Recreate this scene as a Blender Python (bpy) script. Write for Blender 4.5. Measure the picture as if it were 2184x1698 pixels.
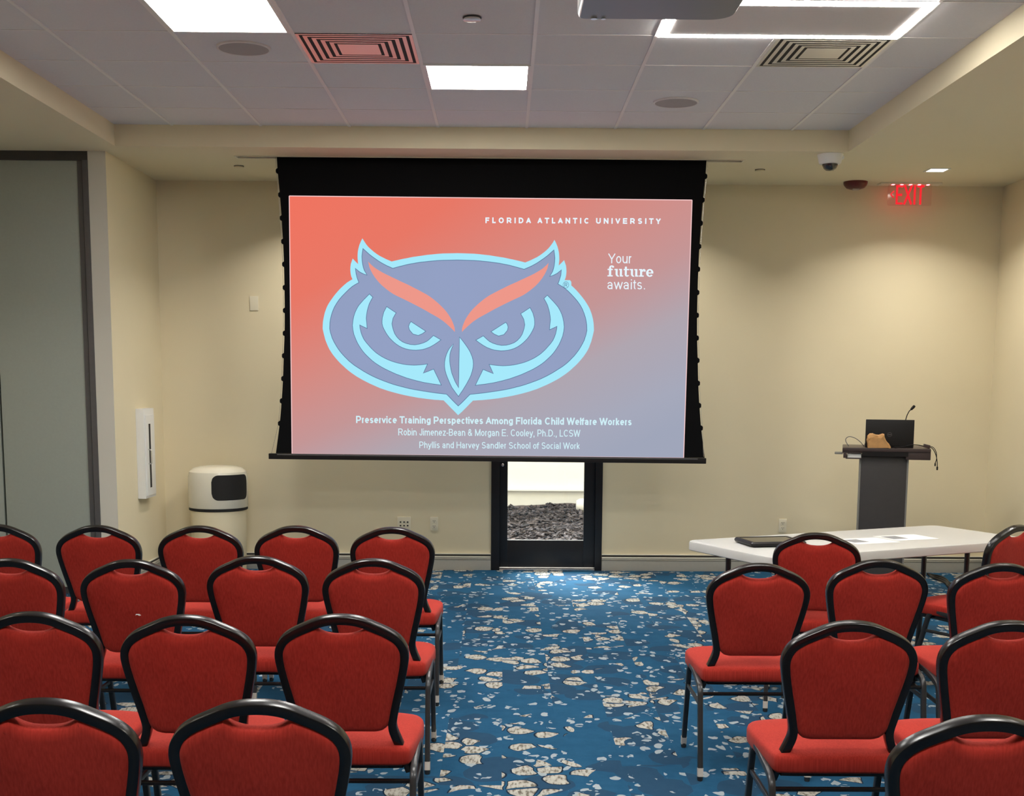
import bpy, bmesh, math, random
from mathutils import Vector, Matrix
random.seed(7)
for o in list(bpy.data.objects): bpy.data.objects.remove(o)
S = bpy.context.scene
COL = S.collection
PI = math.pi

# ------------------------------------------------------------------ camera
CAM_Z = 1.59028
FPX, CYPX = 2700.0, 1170.065
yaw, pitch, roll = 0.00717, -0.13263, 0.00673
_f = Vector((math.sin(yaw)*math.cos(pitch), math.cos(yaw)*math.cos(pitch), math.sin(pitch)))
_r0 = Vector((math.cos(yaw), -math.sin(yaw), 0)); _u0 = _r0.cross(_f)
_r = _r0*math.cos(roll) + _u0*math.sin(roll); _u = _u0*math.cos(roll) - _r0*math.sin(roll)
cd = bpy.data.cameras.new('camera'); cam = bpy.data.objects.new('camera', cd); COL.objects.link(cam)
cam.matrix_world = Matrix(((_r.x, _u.x, -_f.x, 0), (_r.y, _u.y, -_f.y, 0), (_r.z, _u.z, -_f.z, CAM_Z), (0, 0, 0, 1)))
cd.sensor_width = 36; cd.lens = FPX/2184*36; cd.shift_y = (CYPX-849)/2184; cd.clip_start = .05; cd.clip_end = 200
S.camera = cam
def ray(x, y): return _r*((x-1092)/FPX) - _u*((y-CYPX)/FPX) + _f
def at_y(x, y, Y): d = ray(x, y); return Vector((0, 0, CAM_Z)) + d*(Y/d.y)
def at_z(x, y, Z): d = ray(x, y); return Vector((0, 0, CAM_Z)) + d*((Z-CAM_Z)/d.z)

# ------------------------------------------------------------------ world, exposure
S.view_settings.view_transform = 'Standard'; S.view_settings.look = 'None'
S.view_settings.exposure = 0.0; S.view_settings.gamma = 1.0; S.view_settings.use_curve_mapping = False
wd = bpy.data.worlds.new('overcast_daylight'); S.world = wd; wd.use_nodes = True
bg = wd.node_tree.nodes['Background']; bg.inputs[0].default_value = (.92, .965, 1.0, 1); bg.inputs[1].default_value = 3.0
sd = bpy.data.lights.new('hazy_sun', 'SUN'); sun = bpy.data.objects.new('hazy_sun', sd); COL.objects.link(sun)
sd.energy = 22.0; sd.angle = math.radians(38); sd.color = (1., .99, .97)
sun.rotation_euler = Vector((.20, -.62, -.76)).to_track_quat('-Z', 'Y').to_euler()
LAMP = dict(troffer=52.0, frame=60.0, down=7.0, down_watts=15.0)

# ------------------------------------------------------------------ materials
def lin(r, g=None, b=None):
    if g is None: r, g, b = r
    f = lambda c: (c/255/12.92) if c/255 <= .04045 else ((c/255+.055)/1.055)**2.4
    return (f(r), f(g), f(b), 1)
class NT:
    def __init__(s, name):
        s.m = bpy.data.materials.new(name); s.m.use_nodes = True; s.t = s.m.node_tree; s.b = s.t.nodes['Principled BSDF']; s.o = s.t.nodes['Material Output']
    def n(s, t, ins=None, **k):
        nd = s.t.nodes.new('ShaderNode'+t)
        for a, v in k.items(): setattr(nd, a, v)
        for a, v in (ins or {}).items():
            if hasattr(v, 'links') or isinstance(v, bpy.types.NodeSocket): s.t.links.new(v, nd.inputs[a])
            else: nd.inputs[a].default_value = v
        return nd
    def math(s, op, a, b=0.0, c=None):
        ins = {0: a, 1: b}
        if c is not None: ins[2] = c
        return s.n('Math', ins, operation=op).outputs[0]
    def mix(s, f, a, b): return s.n('Mix', {0: f, 6: a, 7: b}, data_type='RGBA').outputs[2]
    def ramp(s, f, pts):
        nd = s.n('ValToRGB', {0: f}); e = nd.color_ramp.elements
        while len(e) < len(pts): e.new(.5)
        for i, (p, c) in enumerate(pts): e[i].position = p; e[i].color = c
        return nd.outputs[0]
    def set(s, **k):
        for a, v in k.items():
            a = {'base': 'Base Color', 'rough': 'Roughness', 'metal': 'Metallic', 'spec': 'Specular IOR Level', 'coat': 'Coat Weight', 'sheen': 'Sheen Weight', 'normal': 'Normal', 'ecol': 'Emission Color', 'estr': 'Emission Strength'}.get(a, a)
            if isinstance(v, bpy.types.NodeSocket): s.t.links.new(v, s.b.inputs[a])
            else: s.b.inputs[a].default_value = v
        return s
    def bump(s, h, strength=.2, dist=.002):
        nd = s.n('Bump', {'Height': h, 'Strength': strength, 'Distance': dist}); s.t.links.new(nd.outputs[0], s.b.inputs['Normal'])
def plain(name, c, rough=.5, metal=0., noise=.05, scale=30., bump=0., spec=.5, **k):
    t = NT(name); co = t.n('TexCoord').outputs['Object']
    nz = t.n('TexNoise', {'Vector': co, 'Scale': scale, 'Detail': 4.}).outputs[0]
    c = c if len(c) == 4 else (*c, 1)
    lo = tuple(x*(1-noise) for x in c[:3])+(1,); hi = tuple(min(1, x*(1+noise)) for x in c[:3])+(1,)
    t.set(base=t.mix(nz, lo, hi), rough=rough, metal=metal, spec=spec, **k)
    if bump: t.bump(nz, bump)
    return t.m
def glow(name, c, strength, base=(.8, .8, .8, 1)):
    t = NT(name); t.set(base=base, ecol=c, estr=strength, rough=.4); return t.m
def screen_mat(name, c):
    t = NT(name); t.set(base=(0, 0, 0, 1), ecol=c, estr=1.0, rough=.9, spec=0.); return t.m

M = {}
M['wall'] = plain('cream_wall_paint', (.78, .69, .485), .6, noise=.03, scale=2.5)
M['soffit'] = plain('cream_soffit_paint', (.78, .70, .50), .7, noise=.02, scale=2.)
M['tile'] = plain('acoustic_tile', (.74, .73, .74), .9, noise=.06, scale=120., bump=.15)
M['tbar'] = plain('white_grid_metal', (.84, .82, .80), .4, noise=.02)
M['white_metal'] = plain('white_enamel', (.82, .82, .80), .35, noise=.02)
M['pale_panel'] = plain('white_tile_panel', (.74, .70, .68), .8, noise=.04, scale=90.)
M['vent_metal'] = plain('glossy_white_enamel', (.66, .65, .63), .3, noise=.02, coat=1.0, **{'Coat Roughness': .10})
M['black_metal'] = plain('black_powder_coat', (.007, .0055, .0055), .27, noise=.3, scale=60., spec=.42)
M['leg_metal'] = plain('dark_steel_tube', (.034, .034, .036), .34, metal=.3, noise=.25, scale=40., spec=.6)
M['foot'] = plain('clear_plastic_sleeve', (.55, .50, .45), .35, noise=.1)
M['foot_tip'] = plain('dark_glide', (.04, .04, .04), .25)
M['bronze'] = plain('dark_bronze_aluminium', (.011, .010, .012), .38, metal=.2, noise=.15)
M['chrome'] = plain('bright_metal', (.7, .7, .7), .25, metal=1.)
M['grey_metal'] = plain('grey_metal_frame', (.10, .095, .10), .45, metal=.3, noise=.1)
M['dark_metal'] = plain('dark_track_metal', (.035, .032, .032), .5, noise=.1)
M['vinyl'] = plain('grey_green_partition_vinyl', (.29, .315, .28), .6, noise=.05, scale=60., bump=.05)
M['base'] = plain('grey_vinyl_base', (.36, .35, .31), .45, noise=.05)
M['base_rail'] = plain('pale_trim_rail', (.72, .68, .58), .4, noise=.03)
M['base_groove_shade'] = plain('painted_groove_shade', (.03, .025, .02), .7)  # dark colour stands in for the shade in the baseboard grooves
M['plastic_white'] = plain('table_plastic', (.56, .56, .545), .35, noise=.03, scale=200.)
M['device'] = plain('off_white_plastic', (.80, .74, .58), .4, noise=.02)
M['pilaster'] = plain('pale_grey_paint', (.55, .53, .47), .6, noise=.02, scale=3.)
M['slot'] = plain('black_void', (.008, .007, .007), .8)
M['bin'] = plain('cream_bin_plastic', (.76, .72, .60), .22, noise=.02, coat=.3)
M['fabric_black'] = plain('black_screen_border', (.004, .004, .0045), .9, noise=.2, scale=300., spec=.1)
M['black_plastic'] = plain('black_plastic', (.007, .006, .0065), .4, noise=.2, spec=.3)
M['lectern'] = plain('dark_lectern_laminate', (.042, .039, .039), .45, noise=.12, scale=20.)
M['lectern_brown'] = plain('dark_brown_laminate', (.045, .028, .026), .4, noise=.15, scale=30.)
M['lectern_trim'] = plain('grey_edge_trim', (.20, .195, .18), .4, noise=.05)
M['paper'] = plain('white_paper', (.82, .82, .80), .8, noise=.02)
M['ink'] = plain('grey_print', (.25, .25, .26), .8)
M['speaker'] = plain('grey_speaker_grille', (.40, .37, .36), .7, noise=.25, scale=400.)
M['tablet_glass'] = plain('glossy_tablet_glass', (.015, .015, .016), .06, spec=1.0)
M['kraft'] = plain('tan_kraft_paper', (.50, .27, .10), .75, noise=.35, scale=25., bump=.4)
M['red_plastic'] = plain('dark_red_plastic', (.12, .012, .010), .35, noise=.1)
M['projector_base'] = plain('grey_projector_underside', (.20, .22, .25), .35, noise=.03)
M['projector'] = plain('projector_casing', (.75, .75, .74), .4, noise=.03)
M['stucco'] = plain('white_stucco', (.60, .60, .60), .85, noise=.03, scale=8., bump=.2)
M['soil'] = plain('dark_soil', (.10, .075, .07), .95, noise=.5, scale=20., bump=.6)
M['troffer'] = glow('lit_troffer_diffuser', (1.0, .985, .94, 1), LAMP['troffer'])
M['led'] = glow('lit_led_strip', (1.0, .96, .90, 1), LAMP['frame'])
M['down'] = glow('lit_downlight_lens', (1.0, .95, .84, 1), LAMP['down'])
M['exit_red'] = glow('lit_exit_letter', (1.0, .012, .03, 1), .85, (.3, .01, .01, 1))
M['red_led'] = glow('lit_exit_led', (1.0, .07, .09, 1), 30.0, (.3, .01, .01, 1))

# red upholstery: fine vertical weave
t = NT('red_upholstery'); co = t.n('TexCoord').outputs['Object']
mp = t.n('Mapping', {'Vector': co, 'Scale': (220., 220., 14.)}).outputs[0]
n1 = t.n('TexNoise', {'Vector': mp, 'Scale': 1., 'Detail': 3.}).outputs[0]
n2 = t.n('TexNoise', {'Vector': co, 'Scale': 4.}).outputs[0]
f = t.math('ADD', t.math('MULTIPLY', n1, .6), t.math('MULTIPLY', n2, .4))
t.set(base=t.ramp(f, [(.3, (.29, .019, .013, 1)), (.7, (.47, .039, .026, 1))]), rough=.85, spec=.12, sheen=.06)
t.bump(n1, .15, .001); M['red'] = t.m

# glass
t = NT('clear_glass'); tr = t.n('BsdfTransparent', {0: (.95, .97, .96, 1)}); gl = t.n('BsdfGlossy', {'Roughness': .02})
mx = t.n('MixShader', {0: .06, 1: tr.outputs[0], 2: gl.outputs[0]}); t.t.links.new(mx.outputs[0], t.o.inputs[0]); M['glass'] = t.m
t = NT('edge_lit_acrylic'); tr = t.n('BsdfTransparent', {0: (.97, .93, .93, 1)}); gl = t.n('BsdfGlossy', {'Roughness': .08})
mx = t.n('MixShader', {0: .06, 1: tr.outputs[0], 2: gl.outputs[0]}); t.t.links.new(mx.outputs[0], t.o.inputs[0]); M['acrylic'] = t.m

# carpet: blue plank carpet with pale pebble shapes and flecks
t = NT('blue_pebble_carpet')
co = t.n('TexCoord').outputs['Object']
sep = t.n('SeparateXYZ', {0: co}); X, Y = sep.outputs[0], sep.outputs[1]
px = t.math('FLOOR', t.math('DIVIDE', X, .25)); sh = t.n('TexWhiteNoise', {'W': px}, noise_dimensions='1D').outputs[0]
py = t.math('FLOOR', t.math('ADD', Y, sh))
pid = t.n('CombineXYZ', {0: px, 1: py}).outputs[0]
wn = t.n('TexWhiteNoise', {0: pid}, noise_dimensions='2D')
keep = t.math('GREATER_THAN', wn.outputs[0], .45)
off = t.n('VectorMath', {0: wn.outputs[1], 3: t.math('MULTIPLY', keep, 9.)}, operation='SCALE').outputs[0]
P = t.n('VectorMath', {0: co, 1: off}, operation='ADD').outputs[0]
wz = t.n('TexNoise', {'Vector': P, 'Scale': 8., 'Detail': 1.}).outputs[1]
wzc = t.n('VectorMath', {0: wz, 1: (.5, .5, .5)}, operation='SUBTRACT').outputs[0]
P2 = t.n('VectorMath', {0: P, 1: t.n('VectorMath', {0: wzc, 3: .05}, operation='SCALE').outputs[0]}, operation='ADD').outputs[0]
def vor(vec, scale, feat, rnd=1.):
    return t.n('TexVoronoi', {'Vector': vec, 'Scale': scale, 'Randomness': rnd}, voronoi_dimensions='2D', feature=feat)
zone = t.n('TexNoise', {'Vector': P, 'Scale': 1.9, 'Detail': 1.}).outputs[0]
PS = t.n('Mapping', {'Vector': P2, 'Scale': (1.04, .96, 1.)}).outputs[0]
ve = vor(PS, 7.8, 'DISTANCE_TO_EDGE', .85).outputs[0]
vf = vor(PS, 7.8, 'F1', .85); vc = t.n('SeparateColor', {0: vf.outputs[1]}).outputs[0]
on = t.math('GREATER_THAN', t.math('ADD', zone, t.math('MULTIPLY', vc, .34)), .765)
inside = t.math('MULTIPLY', t.math('GREATER_THAN', ve, .075), t.math('LESS_THAN', vf.outputs[0], .50))
peb = t.math('MULTIPLY', inside, on)
near = t.math('MULTIPLY', t.math('GREATER_THAN', ve, .035), t.math('LESS_THAN', vf.outputs[0], .56))
pebline = t.math('MULTIPLY', near, on)
mpf = t.n('Mapping', {'Vector': P2, 'Rotation': (0, 0, .7), 'Scale': (1.25, .8, 1.)}).outputs[0]
fe = vor(mpf, 15., 'DISTANCE_TO_EDGE').outputs[0]
ff = vor(mpf, 15., 'F1'); fc = t.n('SeparateColor', {0: ff.outputs[1]}).outputs[1]
fn = t.n('TexNoise', {'Vector': P, 'Scale': 22., 'Detail': 1.}).outputs[0]
fzone = t.n('TexNoise', {'Vector': P, 'Scale': 2.7, 'Detail': 1.}).outputs[1]; fz1 = t.n('SeparateColor', {0: fzone}).outputs[1]
fleck = t.math('MULTIPLY', t.math('MULTIPLY', t.math('GREATER_THAN', fe, .10), t.math('LESS_THAN', ff.outputs[0], .42)), t.math('MULTIPLY', t.math('GREATER_THAN', t.math('ADD', fc, t.math('MULTIPLY', fz1, .9)), 1.16), t.math('GREATER_THAN', fn, .48)))
vb = vor(P2, 4.6, 'F1'); be = t.math('MULTIPLY', t.n('SeparateColor', {0: vb.outputs[1]}).outputs[2], t.math('LESS_THAN', vb.outputs[0], .52))
bn = t.n('TexNoise', {'Vector': P, 'Scale': 11., 'Detail': 4., 'Roughness': .7}).outputs[0]
b1 = t.mix(t.math('MULTIPLY', bn, .9), (.006, .050, .112, 1), (.020, .095, .178, 1))
b2 = t.mix(bn, (.012, .044, .090, 1), (.019, .060, .112, 1))
base = t.mix(t.math('GREATER_THAN', be, .66), b1, b2)
st = t.n('TexNoise', {'Vector': t.n('Mapping', {'Vector': P, 'Scale': (75., 22., 1.)}).outputs[0], 'Scale': 1., 'Detail': 3.}).outputs[0]
cream = t.ramp(st, [(.36, (.13, .115, .09, 1)), (.50, (.36, .345, .305, 1)), (.8, (.46, .44, .395, 1))])
c1 = t.mix(pebline, base, (.005, .016, .036, 1))
c2 = t.mix(fleck, c1, (.29, .335, .36, 1))
c3 = t.mix(peb, c2, cream)
t.set(base=c3, rough=.95, spec=.1)
t.bump(t.n('TexNoise', {'Vector': co, 'Scale': 500.}).outputs[0], .25, .002)
M['carpet'] = t.m

# ------------------------------------------------------------------ mesh helpers
class B:
    """collects shapes into one mesh"""
    def __init__(s): s.bm = bmesh.new(); s.slot = 0
    def faces(s, vs, fs):
        V = [s.bm.verts.new(v) for v in vs]; out = []
        for f in fs:
            try: q = s.bm.faces.new([V[i] for i in f]); q.material_index = s.slot; out.append(q)
            except ValueError: pass
        return V, out
    def box(s, x0, x1, y0, y1, z0, z1, bev=0., seg=2, rot=None):
        vs = [(x, y, z) for x in (x0, x1) for y in (y0, y1) for z in (z0, z1)]
        V, F = s.faces(vs, [(0, 1, 3, 2), (4, 6, 7, 5), (0, 4, 5, 1), (2, 3, 7, 6), (0, 2, 6, 4), (1, 5, 7, 3)])
        if bev:
            es = {e for f in F for e in f.edges}
            r = bmesh.ops.bevel(s.bm, geom=list(es), offset=bev, segments=seg, profile=.7, affect='EDGES'); V = list({v for f in r['faces'] for v in f.verts} | {v for v in V if v.is_valid})
        if rot is not None: bmesh.ops.transform(s.bm, matrix=rot, verts=[v for v in V if v.is_valid])
        return s
    def prism(s, pts, y0, y1, hole=None):
        """outline in (x, z) extruded along y"""
        n = len(pts); vs = [(x, y0, z) for x, z in pts] + [(x, y1, z) for x, z in pts]
        s.faces(vs, [tuple(range(n)), tuple(range(2*n-1, n-1, -1))] + [(i, i+n, (i+1) % n+n, (i+1) % n) for i in range(n)]); return s
    def flat(s, pts, y):
        s.faces([(x, y, z) for x, z in pts], [tuple(range(len(pts)))]); return s
    def loft(s, rings, cap=True):
        n = len(rings[0]); V = [[s.bm.verts.new(p) for p in r] for r in rings]
        for a, b in zip(V, V[1:]):
            for i in range(n):
                q = s.bm.faces.new((a[i], a[(i+1) % n], b[(i+1) % n], b[i])); q.material_index = s.slot
        if cap:
            for r in (V[0][::-1], V[-1]):
                q = s.bm.faces.new(r); q.material_index = s.slot
        return s
    def lathe(s, prof, c=(0, 0, 0), n=32, axis='z'):
        rings = []
        for r, h in prof:
            ring = []
            for i in range(n):
                a = 2*PI*i/n; p = (r*math.cos(a), r*math.sin(a), h)
                if axis == 'y': p = (p[0], -p[2], p[1])
                if axis == 'x': p = (p[2], p[1], -p[0])
                ring.append((p[0]+c[0], p[1]+c[1], p[2]+c[2]))
            rings.append(ring)
        return s.loft(rings)
    def sweep(s, path, w, d, side=None, round_=.25, cap=True):
        """sweep a rounded w x d section along path; side = fixed direction of the d axis (None: round tube of radius w)"""
        P = [Vector(p) for p in path]; rings = []
        up = Vector(side) if side else None; prev = None
        for i, p in enumerate(P):
            tg = (P[min(i+1, len(P)-1)] - P[max(i-1, 0)]).normalized()
            if up is None:
                ref = prev if prev else (Vector((0, 0, 1)) if abs(tg.z) < .9 else Vector((1, 0, 0)))
                a = (ref - tg*ref.dot(tg)).normalized(); prev = a; b = tg.cross(a)
                rings.append([p + a*(w*math.cos(2*PI*k/10)) + b*(w*math.sin(2*PI*k/10)) for k in range(10)])
            else:
                b = (up - tg*up.dot(tg)).normalized(); a = tg.cross(b); h, e = w/2, d/2; r = min(w, d)*round_
                ring = []
                for sx, sy, a0 in ((1, 1, 0), (-1, 1, 1), (-1, -1, 2), (1, -1, 3)):
                    for k in range(3):
                        an = (a0 + k/2)*PI/2
                        ring.append(p + a*(sx*(h-r) + r*math.cos(an)) + b*(sy*(e-r) + r*math.sin(an)))
                rings.append(ring)
        return s.loft(rings, cap)
    def build(s, name, mat, parent=None, smooth=True, angle=.6):
        bmesh.ops.recalc_face_normals(s.bm, faces=s.bm.faces)
        me = bpy.data.meshes.new(name); s.bm.to_mesh(me); s.bm.free()
        for m in (mat if isinstance(mat, (list, tuple)) else [mat]): me.materials.append(M[m] if isinstance(m, str) else m)
        if smooth:
            for p in me.polygons: p.use_smooth = True
            try: me.set_sharp_from_angle(angle=angle)
            except Exception: pass
        o = bpy.data.objects.new(name, me); COL.objects.link(o)
        if parent: o.parent = parent
        return o
def tag(o, label, cat, group=None):
    o['label'] = label; o['category'] = cat
    if group: o['group'] = group
    return o
def thing(name, label, cat, loc=(0, 0, 0), rz=0., group=None):
    o = bpy.data.objects.new(name, None); o.empty_display_size = .05; COL.objects.link(o)
    o.location = loc; o.rotation_euler = (0, 0, rz); return tag(o, label, cat, group)
def struct(o): o['kind'] = 'structure'; return o
def copy_tree(o, parent=None):
    c = o.copy(); COL.objects.link(c)
    if parent: c.parent = parent
    for ch in list(o.children): copy_tree(ch, c)
    return c
def smooth_path(pts, n=6):
    P = [Vector(p) for p in pts]; out = []
    for i in range(len(P)-1):
        p0 = P[max(i-1, 0)]; p1 = P[i]; p2 = P[i+1]; p3 = P[min(i+2, len(P)-1)]
        for k in range(n):
            u = k/n; out.append(.5*((2*p1) + (p2-p0)*u + (2*p0-5*p1+4*p2-p3)*u*u + (3*p1-p0-3*p2+p3)*u**3))
    out.append(P[-1]); return out
def fillet(pts, r, n=5):
    P = [Vector(p) for p in pts]; out = [P[0]]
    for i in range(1, len(P)-1):
        a = (P[i-1]-P[i]); b = (P[i+1]-P[i]); k = min(r, a.length*.45, b.length*.45); a = P[i]+a.normalized()*k; b = P[i]+b.normalized()*k
        for j in range(n+1):
            u = j/n; out.append(a*(1-u)**2 + P[i]*2*u*(1-u) + b*u*u)
    out.append(P[-1]); return out
def inset2d(pts, d):
    """move a closed counter-clockwise outline inwards by d"""
    n = len(pts); out = []
    for i in range(n):
        a = Vector(pts[i-1]); p = Vector(pts[i]); b = Vector(pts[(i+1) % n])
        e1 = (p-a).normalized(); e2 = (b-p).normalized(); n1 = Vector((-e1.y, e1.x)); n2 = Vector((-e2.y, e2.x)); m = (n1+n2)
        if m.length < 1e-6: m = n1
        m.normalize(); k = d/max(.5, m.dot(n1)); out.append((p.x+m.x*k, p.y+m.y*k))
    return out
def rrect(x0, x1, z0, z1, r, n=5):
    out = []
    for cx, cz, a0 in ((x1-r, z0+r, -PI/2), (x1-r, z1-r, 0), (x0+r, z1-r, PI/2), (x0+r, z0+r, PI)):
        for k in range(n+1):
            a = a0+k/n*PI/2; out.append((cx+r*math.cos(a), cz+r*math.sin(a)))
    return out
# ------------------------------------------------------------------ the room
HC, HS = 3.308, 3.168               # tray ceiling, soffit
TX0, TX1, TY1 = -2.69, 2.372, 9.026  # tray edges
YB, XR, XL, XF, YP, YN = 10.544, 4.042, -2.82, -4.7, 9.235, -2.6
GX, GY, T = -1.68279, 9.08702, .6096
gx = lambda i: GX+i*T
gy = lambda j: GY-j*T
DX0, DX1, DH = -.101, .829, 2.13

struct(B().box(XF-.2, XR+.2, YN-.2, YB+.02, -.12, 0).build('floor', 'carpet', smooth=False))
w = B().box(XF-.2, DX0, YB, YB+.16, 0, 3.5).box(DX1, XR+.15, YB, YB+.16, 0, 3.5).box(DX0, DX1, YB, YB+.16, DH, 3.5)
struct(w.build('wall_back', 'wall', smooth=False))
struct(B().box(XR, XR+.15, YN, YB, 0, 3.5).build('wall_right', 'wall', smooth=False))
struct(B().box(-2.945, XL, YP, YB, 0, 3.5).build('wall_left', 'wall', smooth=False))
struct(B().box(XF-.15, XF, YN, YP+.15, 0, 3.5).build('wall_far_left', 'wall', smooth=False))
struct(B().box(XF, XR, YN-.15, YN, 0, 3.5).build('wall_rear', 'wall', smooth=False))
struct(B().box(-2.945, XL, YP-.006, YP, 0, HS).build('trim_4', 'pilaster', smooth=False))
# operable partition on the left
pw = struct(B().box(XF, -3.655, YP+.02, YP+.10, .05, 3.105, bev=.004).box(-3.640, -3.028, YP+.02, YP+.10, .05, 3.105, bev=.004).build('wall_partition', 'vinyl'))
B().box(XF, -2.947, YP, YP+.12, 3.105, HS).build('head_track', 'dark_metal', pw)
B().box(-3.028, -2.993, YP+.012, YP+.11, .0, 3.105, bev=.003).build('jamb_seal', 'grey_metal', pw)
B().box(-2.985, -2.946, YP-.012, YP+.11, .0, 3.105, bev=.003).build('jamb_post', 'grey_metal', pw)
B().box(-2.993, -2.985, YP+.06, YP+.11, .0, 3.105).box(-3.655, -3.640, YP+.06, YP+.1, 0, 3.105).build('seal_gap', 'slot', pw)
B().box(XF, -3.028, YP+.03, YP+.09, .0, .05).build('bottom_seal', 'dark_metal', pw)

# ceiling: lay-in tiles with a fine grid, and the plaster soffits around the tray
struct(B().box(TX0-.02, TX1+.02, YN, TY1+.02, HC+.004, HC+.05).build('ceiling', 'tile', smooth=False))
g = B(); tb = .0095
for i in range(-1, 8):
    x = gx(i)
    if TX0 < x < TX1: g.box(x-tb, x+tb, YN, TY1, HC-.001, HC+.006)
for j in range(1, 20):
    y = gy(j)
    if y > YN: g.box(TX0, TX1, y-.005, y+.005, HC+.0015, HC+.006)
struct(g.build('trim_1', 'tbar', smooth=False))
s = B().box(XF, TX0, YN, YB, HS, HC+.06).box(TX1, XR, YN, YB, HS, HC+.06)
SX0, SX1 = -1.93, 1.71                 # slot the screen drops from
s.box(TX0, TX1, TY1, 9.378, HS, HC+.06).box(TX0, TX1, 9.452, YB, HS, HC+.06).box(TX0, SX0, 9.378, 9.452, HS, HC+.06).box(SX1, TX1, 9.378, 9.452, HS, HC+.06)
struct(s.build('trim_2', 'soffit', smooth=False))

# baseboards with a small rail on top
def baseboard(name, x0, x1, y0, y1, nx, ny):
    def lay(d): return (x0 + min(0, nx*d), x1 + max(0, nx*d), y0 + min(0, ny*d), y1 + max(0, ny*d))
    o = struct(B().box(*lay(.013), 0, .088, bev=.002).build(name, 'base'))
    B().box(*lay(.008), .088, .139).build('groove', 'base_groove_shade', o, smooth=False)
    B().box(*lay(.016), .0925, .0995, bev=.001).box(*lay(.018), .1045, .118, bev=.002).box(*lay(.014), .1335, .140, bev=.001).build('rail', 'base_rail', o)
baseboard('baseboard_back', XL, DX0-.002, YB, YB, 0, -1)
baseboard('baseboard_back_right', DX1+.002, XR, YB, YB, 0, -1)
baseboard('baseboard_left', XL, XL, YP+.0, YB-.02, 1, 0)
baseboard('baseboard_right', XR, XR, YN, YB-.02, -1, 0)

# glazed exterior door (its upper part is behind the screen)
d = struct(B().box(DX0, -.030, YB-.012, YB+.12, 0, DH, bev=.003).box(.770, DX1, YB-.012, YB+.12, 0, DH, bev=.003).box(-.030, .770, YB-.012, YB+.12, 2.06, DH).build('door_1', 'bronze'))
B().box(-.030, .036, YB+.02, YB+.065, .022, 2.055, bev=.002).box(.676, .770, YB+.02, YB+.065, .022, 2.055, bev=.002).box(.036, .676, YB+.02, YB+.065, .022, .252, bev=.002).box(.036, .676, YB+.02, YB+.065, 1.93, 2.055, bev=.002).build('leaf', 'bronze', d)
B().box(.036, .676, YB+.038, YB+.046, .252, 1.93).build('pane', 'glass', d, smooth=False)
B().lathe([(.013, 0), (.013, .010), (.009, .013)], (-.008, YB+.02, .885), 20, 'y').build('lock_cylinder', 'chrome', d)
B().box(-.030, .770, YB-.03, YB+.12, 0, .016, bev=.003).build('threshold', 'chrome', d)
# outside
struct(B().box(-6, 8, 14.0, 14.2, -.3, 2.5).build('wall_outside', 'stucco', smooth=False))
struct(B().box(-6, 8, 13.93, 14.0, .372, .392, bev=.006).build('trim_3', 'stucco'))
gr = B(); nx_, ny_ = 24, 24
def mulch_z(x, y): return -.06 + .085*max(0, (y-10.75)) + .02*math.sin(x*5.1+y*3)+.012*math.sin(x*13-y*9)
vs = [(-2.5+6*i/nx_, 10.72+3.3*j/ny_, mulch_z(-2.5+6*i/nx_, 10.72+3.3*j/ny_)) for j in range(ny_+1) for i in range(nx_+1)]
gr.faces(vs, [(j*(nx_+1)+i, j*(nx_+1)+i+1, (j+1)*(nx_+1)+i+1, (j+1)*(nx_+1)+i) for j in range(ny_) for i in range(nx_)])
struct(gr.build('floor_outside', 'soil'))
t = NT('bark_mulch'); ri = t.n('TexNoise', {'Vector': t.n('TexCoord').outputs['Object'], 'Scale': 18., 'Detail': 3.}).outputs[0]
t.set(base=t.ramp(ri, [(.3, (.008, .006, .006, 1)), (.5, (.030, .022, .024, 1)), (.68, (.13, .11, .115, 1))]), rough=.9); M['bark'] = t.m
ch = B()
for k in range(4200):
    x = random.uniform(-.5, 1.45); y = random.uniform(11.5, 13.86) if k % 4 else random.uniform(10.75, 11.6); L = random.uniform(.02, .06)
    R_ = Matrix.Translation((x, y, mulch_z(x, y)+random.uniform(.0, .02))) @ Matrix.Rotation(random.uniform(0, 6.3), 4, 'Z') @ Matrix.Rotation(random.uniform(-.5, .5), 4, 'Y') @ Matrix.Rotation(random.uniform(-.7, .7), 4, 'X')
    ch.box(-L, L, -L*.28, L*.28, -.005, .005, rot=R_)
o = tag(ch.build('bark_mulch', 'bark', smooth=False), 'grey brown bark mulch covering the ground outside the door', 'mulch'); o['kind'] = 'stuff'
tag(B().lathe([(.0, -.12), (.05, -.115), (.072, -.08), (.075, 0), (.072, .08), (.05, .115), (0, .12)], (0, 0, 0), 20, 'x').build('landscape_stone', 'stucco'), 'smooth white stone lying on the mulch outside the door', 'stone').location = (.90, 13.55, mulch_z(.9, 13.55)+.055)

# ------------------------------------------------------------------ ceiling fixtures
def troffer(i, j, label):
    x0, x1, y0, y1 = gx(i), gx(i+1), gy(j+1), gy(j)
    o = thing('ceiling_light', label, 'light', ((x0+x1)/2, (y0+y1)/2, HC), 0, 'square ceiling light panels')
    h = T/2; a = h-.008; b_ = h-.024
    f_ = B()
    for q in ((-a, -b_, -a, a), (b_, a, -a, a), (-b_, b_, -a, -b_), (-b_, b_, b_, a)): f_.box(q[0], q[1], q[2], q[3], -.004, .006)
    f_.build('frame', 'white_metal', o, smooth=False)
    B().box(-b_, b_, -b_, b_, .001, .004).build('diffuser', 'troffer', o, smooth=False)
    return o
troffer(0, 4, 'lit square ceiling panel nearest, cut by the top of the photo')
troffer(2, 2, 'smaller lit square ceiling panel above the middle of the screen')
for i, j in ((2, 8), (6, 8), (0, 12), (4, 12)):
    troffer(i, j, 'lit square ceiling panel over the seats, beyond the top of the photo')

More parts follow.
